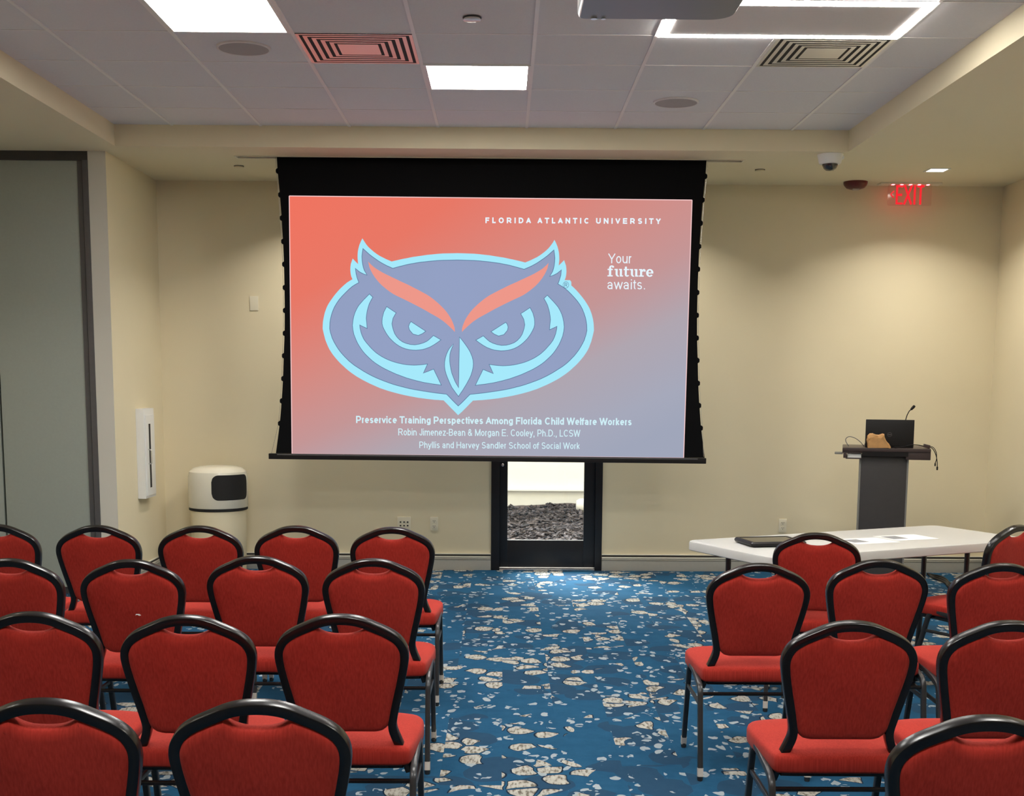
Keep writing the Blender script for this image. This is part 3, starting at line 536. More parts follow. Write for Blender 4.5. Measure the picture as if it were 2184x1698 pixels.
# plain grotesque lettering drawn with strokes: lines ('l', x0, z0, x1, z1) and arcs ('a', cx, cz, rx, rz, from, to); x runs 0..1 across the letter
ADV = dict(A=667, B=667, C=722, D=722, E=667, F=611, H=722, I=278, J=500, L=556, M=833, N=722, O=778, P=667, R=722, S=667, T=611, U=722, V=667, W=944, Y=667, a=556, b=556, c=500, d=556, e=556, f=320, g=556, h=556, i=222, j=222, k=500, l=222, m=833, n=556, o=556, p=556, r=345, s=500, t=290, u=556, v=500, w=722, x=500, y=500, z=500)
ADV.update({'.': 278, ',': 278, '-': 333, '&': 700, ' ': 278})
def glyph(c, s, xh=.73):
    b, x, t, d = s, xh-s, 1-s, -.21+s; m = (b+t)/2; h = (b+x)/2; R = (x-b)/2; L = lambda *q: ('l',)+q; A_ = lambda *q: ('a',)+q; st = L(0, b, 0, t)
    Q = (t-m)/2
    if c == 'S': return [A_(.5, m+Q, .46, Q, 25, 270), A_(.5, b+Q, .5, Q, -155, 90)]
    if c == 's':
        q = R/2; return [A_(.5, h+q, .46, q, 25, 270), A_(.5, b+q, .5, q, -155, 90)]
    G = {
    'A': [L(0, b, .5, t), L(.5, t, 1, b), L(.2, .34, .8, .34)], 'B': [st, L(0, t, .55, t), A_(.55, m+Q, .38, Q, -90, 90), L(0, m, .55, m), A_(.55, b+Q, .45, Q, -90, 90), L(0, b, .55, b)],
    'C': [A_(.52, m, .52, m-b, 42, 318)], 'D': [st, L(0, t, .4, t), A_(.4, m, .6, m-b, -90, 90), L(0, b, .4, b)], 'E': [st, L(0, t, 1, t), L(0, m, .92, m), L(0, b, 1, b)],
    'F': [st, L(0, t, 1, t), L(0, m, .85, m)], 'H': [st, L(1, b, 1, t), L(0, m, 1, m)], 'I': [L(.5, b, .5, t)], 'J': [L(1, t, 1, .3), A_(.5, .3, .5, .3-b, 180, 360)],
    'L': [st, L(0, b, 1, b)], 'M': [st, L(1, b, 1, t), L(0, t, .5, b), L(.5, b, 1, t)], 'N': [st, L(1, b, 1, t), L(0, t, 1, b)], 'O': [A_(.5, m, .5, m-b, 0, 360)],
    'P': [st, L(0, t, .55, t), A_(.55, t-.26, .45, .26, -90, 90), L(0, t-.52, .55, t-.52)], 'R': [st, L(0, t, .55, t), A_(.55, t-.23, .42, .23, -90, 90), L(0, t-.46, .55, t-.46), L(.52, t-.46, 1, b)],
    'T': [L(0, t, 1, t), L(.5, b, .5, t)], 'U': [L(0, t, 0, .38), A_(.5, .38, .5, .38-b, 180, 360), L(1, .38, 1, t)], 'V': [L(0, t, .5, b), L(.5, b, 1, t)],
    'W': [L(0, t, .25, b), L(.25, b, .5, t), L(.5, t, .75, b), L(.75, b, 1, t)], 'Y': [L(0, t, .5, .42), L(1, t, .5, .42), L(.5, .42, .5, b)],
    'a': [A_(.42, x-R*.7, .46, R*.7, 0, 160), L(.88, x-R*.7, .88, b), A_(.42, b+R*.55, .42, R*.55, 40, 330), L(.5, h+.02, .88, h+.05)],
    'b': [st, A_(.5, h, .5, R, 0, 360)], 'c': [A_(.52, h, .52, R, 45, 315)], 'd': [L(1, b, 1, t), A_(.5, h, .5, R, 0, 360)], 'e': [A_(.5, h, .5, R, 0, 312), L(.02, h, .98, h)],
    'f': [L(.3, b, .3, t-.2), A_(1.1, t-.2, .8, .2, 82, 180), L(-.25, x, 1.0, x)], 'g': [L(1, x, 1, .02), A_(.5, .02, .5, .02-d, 200, 360), A_(.5, h, .5, R, 0, 360)],
    'h': [st, L(1, b, 1, h), A_(.5, h, .5, R, 0, 180)], 'i': [L(.5, b, .5, x), L(.5, t, .5, t-.005)], 'j': [L(.5, d+.05, .5, x), L(.5, t, .5, t-.005), A_(0., d+.08, .5, .08, 270, 360)],
    'k': [st, L(0, .26, .95, x), L(.36, .42, 1, b)], 'l': [L(.5, b, .5, t)], 'm': [L(0, b, 0, x), A_(.25, h, .25, R, 0, 180), L(.5, b, .5, h), A_(.75, h, .25, R, 0, 180), L(1, b, 1, h)],
    'n': [L(0, b, 0, x), L(1, b, 1, h), A_(.5, h, .5, R, 0, 180)], 'o': [A_(.5, h, .5, R, 0, 360)], 'p': [L(0, d, 0, x), A_(.5, h, .5, R, 0, 360)],
    'r': [L(.05, b, .05, x), A_(.8, h, .75, R, 62, 180)], 't': [L(.45, .25, .45, t-.08), A_(.9, .25, .45, .25-b, 180, 275), L(.05, x, .95, x)],
    'u': [L(0, x, 0, h), A_(.5, h, .5, R, 180, 360), L(1, b, 1, x)], 'v': [L(0, x, .5, b), L(.5, b, 1, x)], 'w': [L(0, x, .25, b), L(.25, b, .5, x), L(.5, x, .75, b), L(.75, b, 1, x)],
    'x': [L(0, x, 1, b), L(1, x, 0, b)], 'y': [L(0, x, .5, b), L(1, x, .38, d+.02), L(.38, d, .1, d)], 'z': [L(0, x, 1, x), L(1, x, 0, b), L(0, b, 1, b)],
    '.': [L(.5, b, .5, b+.005)], ',': [L(.5, b, .5, b+.005), L(.5, b, .38, -.10)], '-': [L(0, .36, 1, .36)],
    '&': [A_(.42, t-.2, .25, .2, -60, 220), L(.2, t-.33, .98, b), A_(.4, b+.26, .4, .26, 105, 330), L(.72, .2, .95, .42), L(.52, .52, .3, .48)]}
    return G.get(c, [])
def lettering(name, body, mat, bl, br, cap, parent=None, wt=.13, track=0., xh=.73, dy=.005, letters=False):
    """stroke lettering whose baseline runs from bl to br; one part per word (or per letter)"""
    pen = 0; pieces = []; words = body.split(' '); s = wt/2; idx = -1
    for wi, wd in enumerate(words):
        idx += 1
        for ci, c in enumerate(wd):
            if letters and ci: idx += 1
            W = ADV[c]/716*(1. if wt < .17 else 1.07); mg = .085+s
            if c in 'AVWYTvwyft': mg = .03+s
            if c in 'il.,I': mg = W*.3
            pieces.append((idx, c, pen+mg, max(.02, W-2*mg))); pen += W+track
        pen += ADV[' ']/716+track
    end = max(p[2]+p[3] for p in pieces)+s; st_ = pieces[0][2]-s
    sx = math.hypot(br[0]-bl[0], br[1]-bl[1])/(end-st_); ang = math.atan2(br[1]-bl[1], br[0]-bl[0])
    for wi in range(idx+1):
        b = B()
        def quad(P):
            q = []
            for x, z in P:
                u = (x-st_)*sx; q.append((bl[0]+u*math.cos(ang), bl[1]+u*math.sin(ang)+z*cap))
            b.flat(q, (YS-.0015)-dy)
        k = sx/cap                         # horizontal squeeze, kept out of the stroke width
        for w_, c, x0, wd in pieces:
            if w_ != wi: continue
            for g in glyph(c, s, xh):
                if g[0] == 'l':
                    ax, az, bx, bz = x0+g[1]*wd, g[2], x0+g[3]*wd, g[4]; dx, dz = (bx-ax)*k, bz-az; n = math.hypot(dx, dz) or 1.; dx, dz = (dx/n, dz/n) if n > 1e-6 and (bx != ax or bz != az) else (0, 1)
                    e = s if abs(dx) < .3 or abs(dz) < .1 else s*.6
                    quad([((ax*k-dx*e-dz*s)/k, az-dz*e+dx*s), ((ax*k-dx*e+dz*s)/k, az-dz*e-dx*s), ((bx*k+dx*e+dz*s)/k, bz+dz*e-dx*s), ((bx*k+dx*e-dz*s)/k, bz+dz*e+dx*s)])
                else:
                    cx, cz, rx, rz, a0, a1 = x0+g[1]*wd, g[2], g[3]*wd*k, g[4], math.radians(g[5]), math.radians(g[6]); N = max(5, int(abs(a1-a0)/.33)); pts = []
                    for i in range(N+1):
                        a = a0+(a1-a0)*i/N; tx, tz = -rx*math.sin(a), rz*math.cos(a); n = math.hypot(tx, tz) or 1.; pts.append((cx*k+rx*math.cos(a), cz+rz*math.sin(a), tz/n, -tx/n))
                    for p, q in zip(pts, pts[1:]):
                        quad([((p[0]+p[2]*s)/k, p[1]+p[3]*s), ((q[0]+q[2]*s)/k, q[1]+q[3]*s), ((q[0]-q[2]*s)/k, q[1]-q[3]*s), ((p[0]-p[2]*s)/k, p[1]-p[3]*s)])
        b.build(name, mat, parent, smooth=False)
def sp_(x, y): q = at_y(x, y, YS); return (q.x, q.z)
K = 1/286.6
lettering('heading_letter', 'FLORIDA ATLANTIC UNIVERSITY', 'txt', sp_(1035.4, 476.2), sp_(1408.8, 478.1), 11.6*K, SL, .235, .42, letters=True)
lettering('slogan_word', 'Your', 'txt', sp_(1296.9, 561.7), sp_(1346.3, 562.0), 20.2*K, SL, .105)
lettering('slogan_word', 'awaits.', 'txt', sp_(1295.4, 617.0), sp_(1376.7, 617.4), 20.4*K, SL, .105)
lettering('title_word', 'Preservice Training Perspectives Among Florida Child Welfare Workers', 'txt2', sp_(760, 902.3), sp_(1346.5, 907.3), 15.2*K, SL, .185)
lettering('author_word', 'Robin Jimenez-Bean & Morgan E. Cooley, Ph.D., LCSW', 'txt2', sp_(849.9, 928.6), sp_(1237.3, 931.6), 14.6*K, SL, .125)
lettering('school_word', 'Phyllis and Harvey Sandler School of Social Work', 'txt2', sp_(894.7, 955.6), sp_(1236, 957.9), 13.8*K, SL, .125)
# slab serif word "future"
fb = B(); fx, fz = sp_(1295.4, 589.8); XH = 15.6*K; yy0, yy1 = slide_z-.0052, slide_z-.005
def rc(x0, x1, z0, z1): fb.box(fx+x0*XH, fx+x1*XH, yy0, yy1, fz+z0*XH, fz+z1*XH)
def arc(cx, cz, rx, rz, w_, a0, a1, n=12):
    P_ = [(cx+rx*math.cos(a0+(a1-a0)*k/n), cz+rz*math.sin(a0+(a1-a0)*k/n)) for k in range(n+1)]
    Q_ = [(cx+(rx-w_)*math.cos(a0+(a1-a0)*k/n), cz+(rz-w_*.62)*math.sin(a0+(a1-a0)*k/n)) for k in range(n+1)]
    for k in range(n): fb.prism([(fx+x*XH, fz+z*XH) for x, z in (P_[k], P_[k+1], Q_[k+1], Q_[k])], yy0, yy1)
def L_f(x): rc(x+.18, x+.46, .08, 1.1); rc(x, x+.66, 0, .16); rc(x, x+.66, .84, 1.0); arc(x+.52, 1.1, .34, .36, .26, PI, PI*.28); rc(x+.56, x+.80, 1.16, 1.38)
def L_u(x): rc(x+.14, x+.40, .35, 1.0); rc(x, x+.40, .84, 1.0); arc(x+.47, .36, .33, .38, .26, PI, PI*1.62); rc(x+.68, x+.94, .05, 1.0); rc(x+.56, x+.94, .84, 1.0); rc(x+.68, x+1.08, 0, .15)
def L_t(x): rc(x+.14, x+.40, .3, 1.30); rc(x, x+.68, .84, 1.0); arc(x+.43, .30, .29, .32, .24, PI, PI*1.85)
def L_r(x): rc(x+.14, x+.40, .05, 1.0); rc(x, x+.40, .84, 1.0); rc(x, x+.60, 0, .16); arc(x+.62, .66, .24, .36, .18, PI, PI*.35); rc(x+.60, x+.82, .66, .92)
def L_e(x): arc(x+.46, .5, .46, .52, .28, PI*.02, PI*1.8, 20); rc(x+.2, x+.90, .42, .56)
cx_ = 0.
for fn_, wd_ in ((L_f, .84), (L_u, 1.12), (L_t, .74), (L_u, 1.12), (L_r, .86), (L_e, .95)): fn_(cx_); cx_ += wd_+.03
for v in fb.bm.verts: v.co.x = fx+(v.co.x-fx)*(97.1*K)/(cx_*XH)
fb.build('slogan_word', 'txt', SL, smooth=False)
# registered mark
rm = B(); rx_, rz_ = .448, 2.2785
for k in range(20):
    a0, a1 = 2*PI*k/20, 2*PI*(k+1)/20
    rm.prism([(rx_+r*.9*math.cos(a), rz_+r*math.sin(a)) for r, a in ((.0245, a0), (.0245, a1), (.0215, a1), (.0215, a0))], slide_z-.0052, slide_z-.005)
rm.build('registered_ring', 'edge', SL, smooth=False)
lettering('registered_letter', 'R', 'edge', (rx_-.0095, rz_-.014), (rx_+.0105, rz_-.014), .028, SL, .13)
# weight bar, tension tabs and cords
bz = 1.010
R_ = Matrix.Translation((CX-.021, YS, bz)) @ Matrix.Rotation(.0046, 4, 'Y')
part(B().box(-1.624, 1.624, -.022, .022, -.023, .019, bev=.006, rot=R_), 'weight_bar', 'black_plastic', SC)
part(B().box(-1.56, 1.56, -.0235, -.020, .008, .016, rot=R_), 'bar_lip', 'grey_metal', SC, smooth=False)
for side in (LEFT, RIGHT):
    sg = -1 if side is LEFT else 1
    for x, z in side[1:-1]:
        b = B(); zz = z+tilt(x)
        b.prism([(x-sg*.012, zz-.026), (x+sg*.004, zz-.018), (x+sg*.013, zz-.010), (x+sg*.013, zz+.010), (x+sg*.004, zz+.018), (x-sg*.012, zz+.026)], YS-.003, YS+.004)
        part(b, 'tension_tab', 'fabric_black', SC, smooth=False)
    c = [(x+sg*.009, YS+.001, z+tilt(x)) for x, z in side[:-1]]; c.append((c[0][0]*0 + (CX-.021+sg*1.606), YS, bz+.02-tilt(-sg*1.6)*1.0*0))
    part(B().sweep(c, .0016, 0), 'tension_cord', 'chrome', SC)
hs = B(); hs.box(SX0-.012, SX1+.012, 9.366, 9.379, HS-.006, HS+.004).box(SX0-.012, SX1+.012, 9.451, 9.464, HS-.006, HS+.004).box(SX0-.012, SX0, 9.379, 9.451, HS-.006, HS+.004).box(SX1, SX1+.012, 9.379, 9.451, HS-.006, HS+.004)
part(hs, 'housing_trim', 'device', SC, smooth=False)
part(B().box(SX0+.001, SX1-.001, 9.379, 9.451, HS+.05, HS+.06).box(SX0+.001, SX1-.001, 9.379, 9.3805, HS+.004, HS+.05).box(SX0+.001, SX1-.001, 9.4495, 9.451, HS+.004, HS+.05), 'housing', 'slot', SC, smooth=False)

# ------------------------------------------------------------------ wall fittings
def plate(name, label, cat, x, z, w_, h, group=None):
    o = thing(name, label, cat, (x, YB, z), 0, group)
    B().box(-w_/2, w_/2, -.007, 0, -h/2, h/2, bev=.003).build('cover_plate', 'device', o); return o
q = at_y(542, 647, YB); plate('blank_plate', 'blank cover plate high on the wall left of the screen', 'wall plate', q.x, q.z, .070, .115)
q = at_y(862, 1117, YB); o = plate('data_outlet', 'wide wall outlet with six ports, behind the aisle-end chair', 'outlet', q.x, q.z, .112, .115)
for r in range(2):
    for c in range(3): B().box(-.036+.030*c, -.024+.030*c, -.009, -.006, -.022+.030*r, -.010+.030*r).build('port', 'slot', o, smooth=False)
def outlet(x, z, label):
    o = plate('wall_outlet', label, 'outlet', x, z, .066, .112, 'double wall sockets')
    for s in (1, -1):
        k = B().prism(rrect(-.017, .017, s*.022-.014, s*.022+.014, .008), -.010, -.006).build('socket', 'device', o)
        B().box(-.009, -.006, -.0112, -.0098, s*.022-.001, s*.022+.008).box(.006, .009, -.0112, -.0098, s*.022-.001, s*.022+.008).lathe([(.003, .0098), (.003, .0112)], (0, 0, s*.022-.007), 10, 'y').build('slots', 'slot', k, smooth=False)
q = at_y(926, 1117, YB); outlet(q.x, q.z, 'wall outlet between the six-port plate and the door')
q = at_y(1669, 1121, YB); outlet(q.x, q.z, 'wall outlet above the white table, right of the door')

# extinguisher cabinet on the left wall
o = thing('extinguisher_cabinet', 'slim white extinguisher cabinet on the left wall', 'cabinet', (XL, 9.76, 1.0))
B().box(0, .062, 0, .285, -.342, .350, bev=.004).build('box', 'white_metal', o)
dr = B().box(.060, .070, .022, .262, -.322, .300, bev=.003).build('door', 'white_metal', o)
B().box(.0695, .0708, .100, .146, -.262, .232).build('window_slot', 'slot', dr, smooth=False)
B().sweep(fillet([(.068, .075, .035), (.092, .075, .035), (.092, .075, -.075), (.068, .075, -.075)], .012), .005, 0).build('handle', 'chrome', dr)
# bin
o = thing('trash_can', 'cream domed trash can in the left back corner', 'trash can', (-2.305, 10.22, 0), 0)
B().lathe([(.205, 0), (.212, .01), (.222, .50), (.224, .535), (.20, .537)], n=48).build('body', 'wall', o)
B().lathe([(.228, .533), (.233, .537), (.233, .551), (.228, .555), (.2, .556)], n=48).build('band', 'slot', o)
lid = B().lathe([(.232, .556), (.236, .562), (.236, .80), (.226, .842), (.195, .869), (.14, .884), (.07, .889), (.001, .890)], n=64).build('lid', 'bin', o)
op = B()
pts = []
a0, a1 = -PI/2+.0, -PI/2+1.46         # opening wraps the right front of the lid
shape = rrect(a0*.236, a1*.236, .625, .825, .055, 6)
def wrap(r): return [(r*math.cos(u/.236), r*math.sin(u/.236), z) for u, z in shape]
ctr_a = (a0+a1)/2
rings = [wrap(.2385), wrap(.2368)]
n_ = len(shape); V_ = [op.bm.verts.new(p) for p in rings[0]]
nseg = 44
grid = []
for i in range(nseg+1):
    u = a0+(a1-a0)*i/nseg; uu = u*.236; r_ = .055
    dx = max(0, (a0*.236+r_)-uu, uu-(a1*.236-r_)); k = r_-math.sqrt(max(0, r_*r_-dx*dx)); grid.append((u, .625+k, .825-k))
for v in V_: op.bm.verts.remove(v)
op.loft([[(.2372*math.cos(u), .2372*math.sin(u), z0), (.2372*math.cos(u), .2372*math.sin(u), z1), (.228*math.cos(u), .228*math.sin(u), z1), (.228*math.cos(u), .228*math.sin(u), z0)] for u, z0, z1 in grid])
op.build('opening', 'slot', lid)

# ------------------------------------------------------------------ lectern and what is on it
LX, LY, LA = 2.80, 9.30, math.radians(-15)
def on_lectern(dx, dy, z): return (LX+dx*math.cos(LA)-dy*math.sin(LA), LY+dx*math.sin(LA)+dy*math.cos(LA), z)
o = thing('lectern', 'dark slim lectern standing behind the white table', 'lectern', (LX, LY, 0), LA)
B().box(-.168, .168, 0, .30, .04, 1.05, bev=.006).build('column', 'lectern', o)
for s in (-1, 1): B().box(s*.168-.006, s*.168+.006, -.004, .30, .04, 1.045, bev=.003).build('side_trim', 'lectern_trim', o)
B().box(-.26, .26, -.10, .42, 0, .045, bev=.012).build('base', 'lectern', o)
B().box(-.300, .322, -.06, .43, 1.085, 1.112, bev=.008).build('desk_top', 'lectern_brown', o)
B().box(.150, .322, -.05, .42, 1.030, 1.086, bev=.006).build('side_box', 'lectern_brown', o)
sh = B().box(-.300, -.160, -.05, .42, 1.070, 1.086, bev=.003).box(-.275, -.160, -.05, .42, 1.028, 1.036, bev=.003).box(-.292, -.268, -.05, .42, 1.034, 1.075, bev=.003).build('shelf_box', 'lectern_brown', o)
B().box(-.262, -.165, -.03, .40, 1.037, 1.066).build('shelf_papers', 'paper', sh, smooth=False)
B().box(-.355, -.296, .0, .12, 1.058, 1.072, bev=.004).build('side_tab', 'lectern_trim', o)
B().box(-.16, .165, -.056, -.05, 1.052, 1.085).build('front_lip', 'black_plastic', o, smooth=False)
TZ = 1.112
o = thing('laptop', 'black open laptop on the lectern, seen from behind', 'laptop', on_lectern(.032, .05, TZ), LA)
B().box(-.172, .172, .0, .24, 0, .018, bev=.005).build('base', 'black_plastic', o)
ld = B().box(-.172, .172, -.006, .004, .012, .205, bev=.004).build('lid', 'black_plastic', o); ld.rotation_euler = (-.06, 0, 0)
lg = B(); 
for k in range(24):
    a, b_ = 2*PI*k/24, 2*PI*(k+1)/24
    lg.prism([(r*math.cos(q), .095+r*math.sin(q)) for r, q in ((.0165, a), (.0165, b_), (.0145, b_), (.0145, a))], -.0075, -.0058)
for k in range(4): lg.box(-.011+.006*k, -.0075+.006*k, -.0075, -.0058, .091, .099)
lg.build('lid_emblem', 'grey_metal', ld, smooth=False)
# paper bag
o = tag(B().build('paper_bag', 'kraft'), 'crumpled tan paper bag in front of the laptop on the lectern', 'paper bag'); o.location = on_lectern(-.040, -.012, TZ); o.rotation_euler = (0, 0, LA)
me = o.data; b = bmesh.new()
prof = [(-.083, .0), (-.084, .030), (-.088, .060), (-.086, .090), (-.073, .104), (-.050, .106), (-.030, .098), (-.010, .094), (.008, .100), (.020, .108), (.030, .100), (.034, .078), (.050, .055), (.066, .030), (.080, .006), (.082, 0)]
rings = []
for k, (yy, sc) in enumerate(((-.045, .72), (-.036, .92), (-.012, 1.), (.016, .97), (.034, .75))):
    rg = []
    for i, (x, z) in enumerate(prof):
        j = random.uniform(-.005, .005) if 0 < i < len(prof)-1 else 0
        rg.append(b.verts.new((x*(.55+.45*sc)+j, yy+random.uniform(-.006, .006), max(0, z*sc+j) if 0 < i < len(prof)-1 else 0)))
    rings.append(rg)
for a_, c_ in zip(rings, rings[1:]):
    for i in range(len(prof)): 
        i2 = (i+1) % len(prof); b.faces.new((a_[i], a_[i2], c_[i2], c_[i]))
b.faces.new(rings[0][::-1]); b.faces.new(rings[-1]); bmesh.ops.triangulate(b, faces=b.faces[:]); bmesh.ops.recalc_face_normals(b, faces=b.faces[:]); b.to_mesh(me); b.free()
# microphone
o = thing('microphone', 'black gooseneck microphone rising behind the laptop', 'microphone', on_lectern(.150, .34, TZ), LA)
B().lathe([(.022, 0), (.022, .008), (.012, .016), (.001, .017)], n=20).build('base', 'black_plastic', o)
B().sweep(smooth_path([(0, 0, .012), (-.002, 0, .10), (.004, 0, .20), (.022, 0, .255), (.038, 0, .275)]), .0035, 0).build('gooseneck', 'black_plastic', o)
hd = B().lathe([(.004, 0), (.009, .006), (.011, .03), (.009, .042), (.001, .044)], n=16).build('head', 'black_plastic', o); hd.location = (.036, 0, .272); hd.rotation_euler = (0, .72, 0)
# cables on the lectern
def lect_cable(name, label, pts, r=.0032, mat='black_plastic'):
    return tag(B().sweep(smooth_path([on_lectern(x-2.80, y-9.30, z) for x, y, z in pts], 8), r, 0).build(name, mat), label, 'cable')
z0 = TZ+.004
lect_cable('cable_loop', 'thin grey cable looping up at the left of the lectern top', [(2.545, 9.36, z0), (2.525, 9.36, z0+.03), (2.522, 9.36, z0+.055), (2.545, 9.36, z0+.071), (2.585, 9.36, z0+.062), (2.625, 9.36, z0+.035), (2.645, 9.36, z0+.012), (2.655, 9.40, z0)], .003, 'lectern_trim')
lect_cable('power_cable', 'black cable from the laptop to the adapter on the lectern', [(2.87, 9.30, z0), (2.92, 9.28, z0+.006), (2.99, 9.28, z0+.022), (3.04, 9.29, z0+.020), (3.075, 9.30, z0+.012)])
o = thing('cable_adapter', 'small dark adapter box at the right end of the lectern', 'adapter', on_lectern(.288, .02, TZ), LA)
B().box(-.022, .026, -.03, .03, .0, .024, bev=.005, rot=Matrix.Rotation(.25, 4, 'Y') @ Matrix.Translation((0, 0, .006))).build('adapter_body', 'lectern_brown', o)
pg = [(.020, -.01, .010), (.045, -.02, .002), (.068, -.02, -.035), (.082, -.02, -.085), (.086, -.02, -.130)]
B().sweep(smooth_path(pg, 8), .003, 0).lathe([(.005, -.155), (.006, -.150), (.006, -.132), (.003, -.128)], (.086, -.02, 0), 12).build('cord', 'black_plastic', o)
pg = [(.020, .01, .014), (.050, -.005, .010), (.072, -.015, -.022), (.078, -.02, -.070), (.070, -.02, -.105)]
B().sweep(smooth_path(pg, 8), .0028, 0).lathe([(.0045, -.126), (.005, -.122), (.005, -.108), (.003, -.104)], (.070, -.02, 0), 12).build('cord', 'black_plastic', o)

# ------------------------------------------------------------------ folding table
TA = math.radians(26.5); TC = Vector((1.955, 6.822, 0)); TH = .74
o = thing('folding_table', 'white plastic folding table set at an angle, right', 'table', TC, TA)
ol = rrect(-.905, .905, -.375, .375, .06, 6)
top = B()
def ring_at(d, z): return [(x, y, z) for x, y in inset2d(ol, d)]
top.loft([ring_at(.03, TH-.038), ring_at(.004, TH-.050), ring_at(0, TH-.046), ring_at(0, TH-.010), ring_at(.003, TH-.003), ring_at(.010, TH)])
top.build('tabletop', 'plastic_white', o)
for x_, yn, yf_ in ((-.72, -.235, .23), (.62, -.16, .16)):
    for y_ in (yn, yf_):
        B().sweep(fillet([(x_, y_, TH-.045), (x_, y_, .35), (x_, y_*1.15, .012)], .1), .0145, 0).build('leg', 'leg_metal', o)
    B().sweep([(x_, yn*1.03, .25), (x_, yf_*1.03, .25)], .010, 0).build('leg_brace', 'leg_metal', o)
    B().sweep([(x_, yn, TH-.05), (x_, yf_, TH-.05)], .011, 0).build('leg_hinge', 'leg_metal', o)
    for y_ in (yn, yf_): B().lathe([(.017, 0), (.017, .02), (.014, .03)], (x_, y_*1.15, 0), 14).build('foot_cap', 'foot_tip', o)
tw = lambda x, y, z=0.: Vector((TC.x+x*math.cos(TA)-y*math.sin(TA), TC.y+x*math.sin(TA)+y*math.cos(TA), TH+z))
# tablet in a black case
o = thing('tablet', 'black rugged tablet lying at the left end of the white table', 'tablet', (1.405, 6.60, TH), math.radians(12))
B().loft([[(x, y, z) for x, y in inset2d(rrect(-.155, .155, -.125, .125, .02), dd_)] for dd_, z in ((.02, 0), (.004, .006), (0, .012), (0, .020), (.008, .028), (.022, .028), (.026, .025))]).build('case', 'black_plastic', o)
B().box(-.128, .128, -.098, .098, .0245, .0262).build('screen_glass', 'tablet_glass', o, smooth=False)
def sheet(x, y, a, label):
    o = thing('paper_sheet', label, 'paper', (x, y, TH), a, 'printed sheets on the table')
    B().box(-.14, .14, -.108, .108, .0004, .0012).build('sheet', 'paper', o, smooth=False)
    B().box(-.115, -.02, -.045, .07, .0012, .0016).build('printed_picture', 'ink', o, smooth=False)
    return o
sheet(1.965, 6.765, math.radians(21), 'white printed sheet on the table, left of the two')
sheet(2.225, 6.925, math.radians(21), 'white printed sheet on the table, right of the two')
# cables on the floor below the table
cb = B()
for k in range(3):
    pts = []
    for px_, py_ in ((1978+3*k, 1224+2*k), (1992, 1227+3*k), (2006, 1230+4*k), (2018, 1236+4*k), (2028-2*k, 1246+3*k), (2050, 1252+5*k), (2080, 1254+4*k)):
        q = at_z(px_, py_, .010); pts.append((q.x, q.y, .010))
    cb.sweep(smooth_path(pts, 6), .009, 0)
tag(cb.build('floor_cable', 'black_plastic'), 'black cables lying on the carpet behind the right end of the table', 'cable')
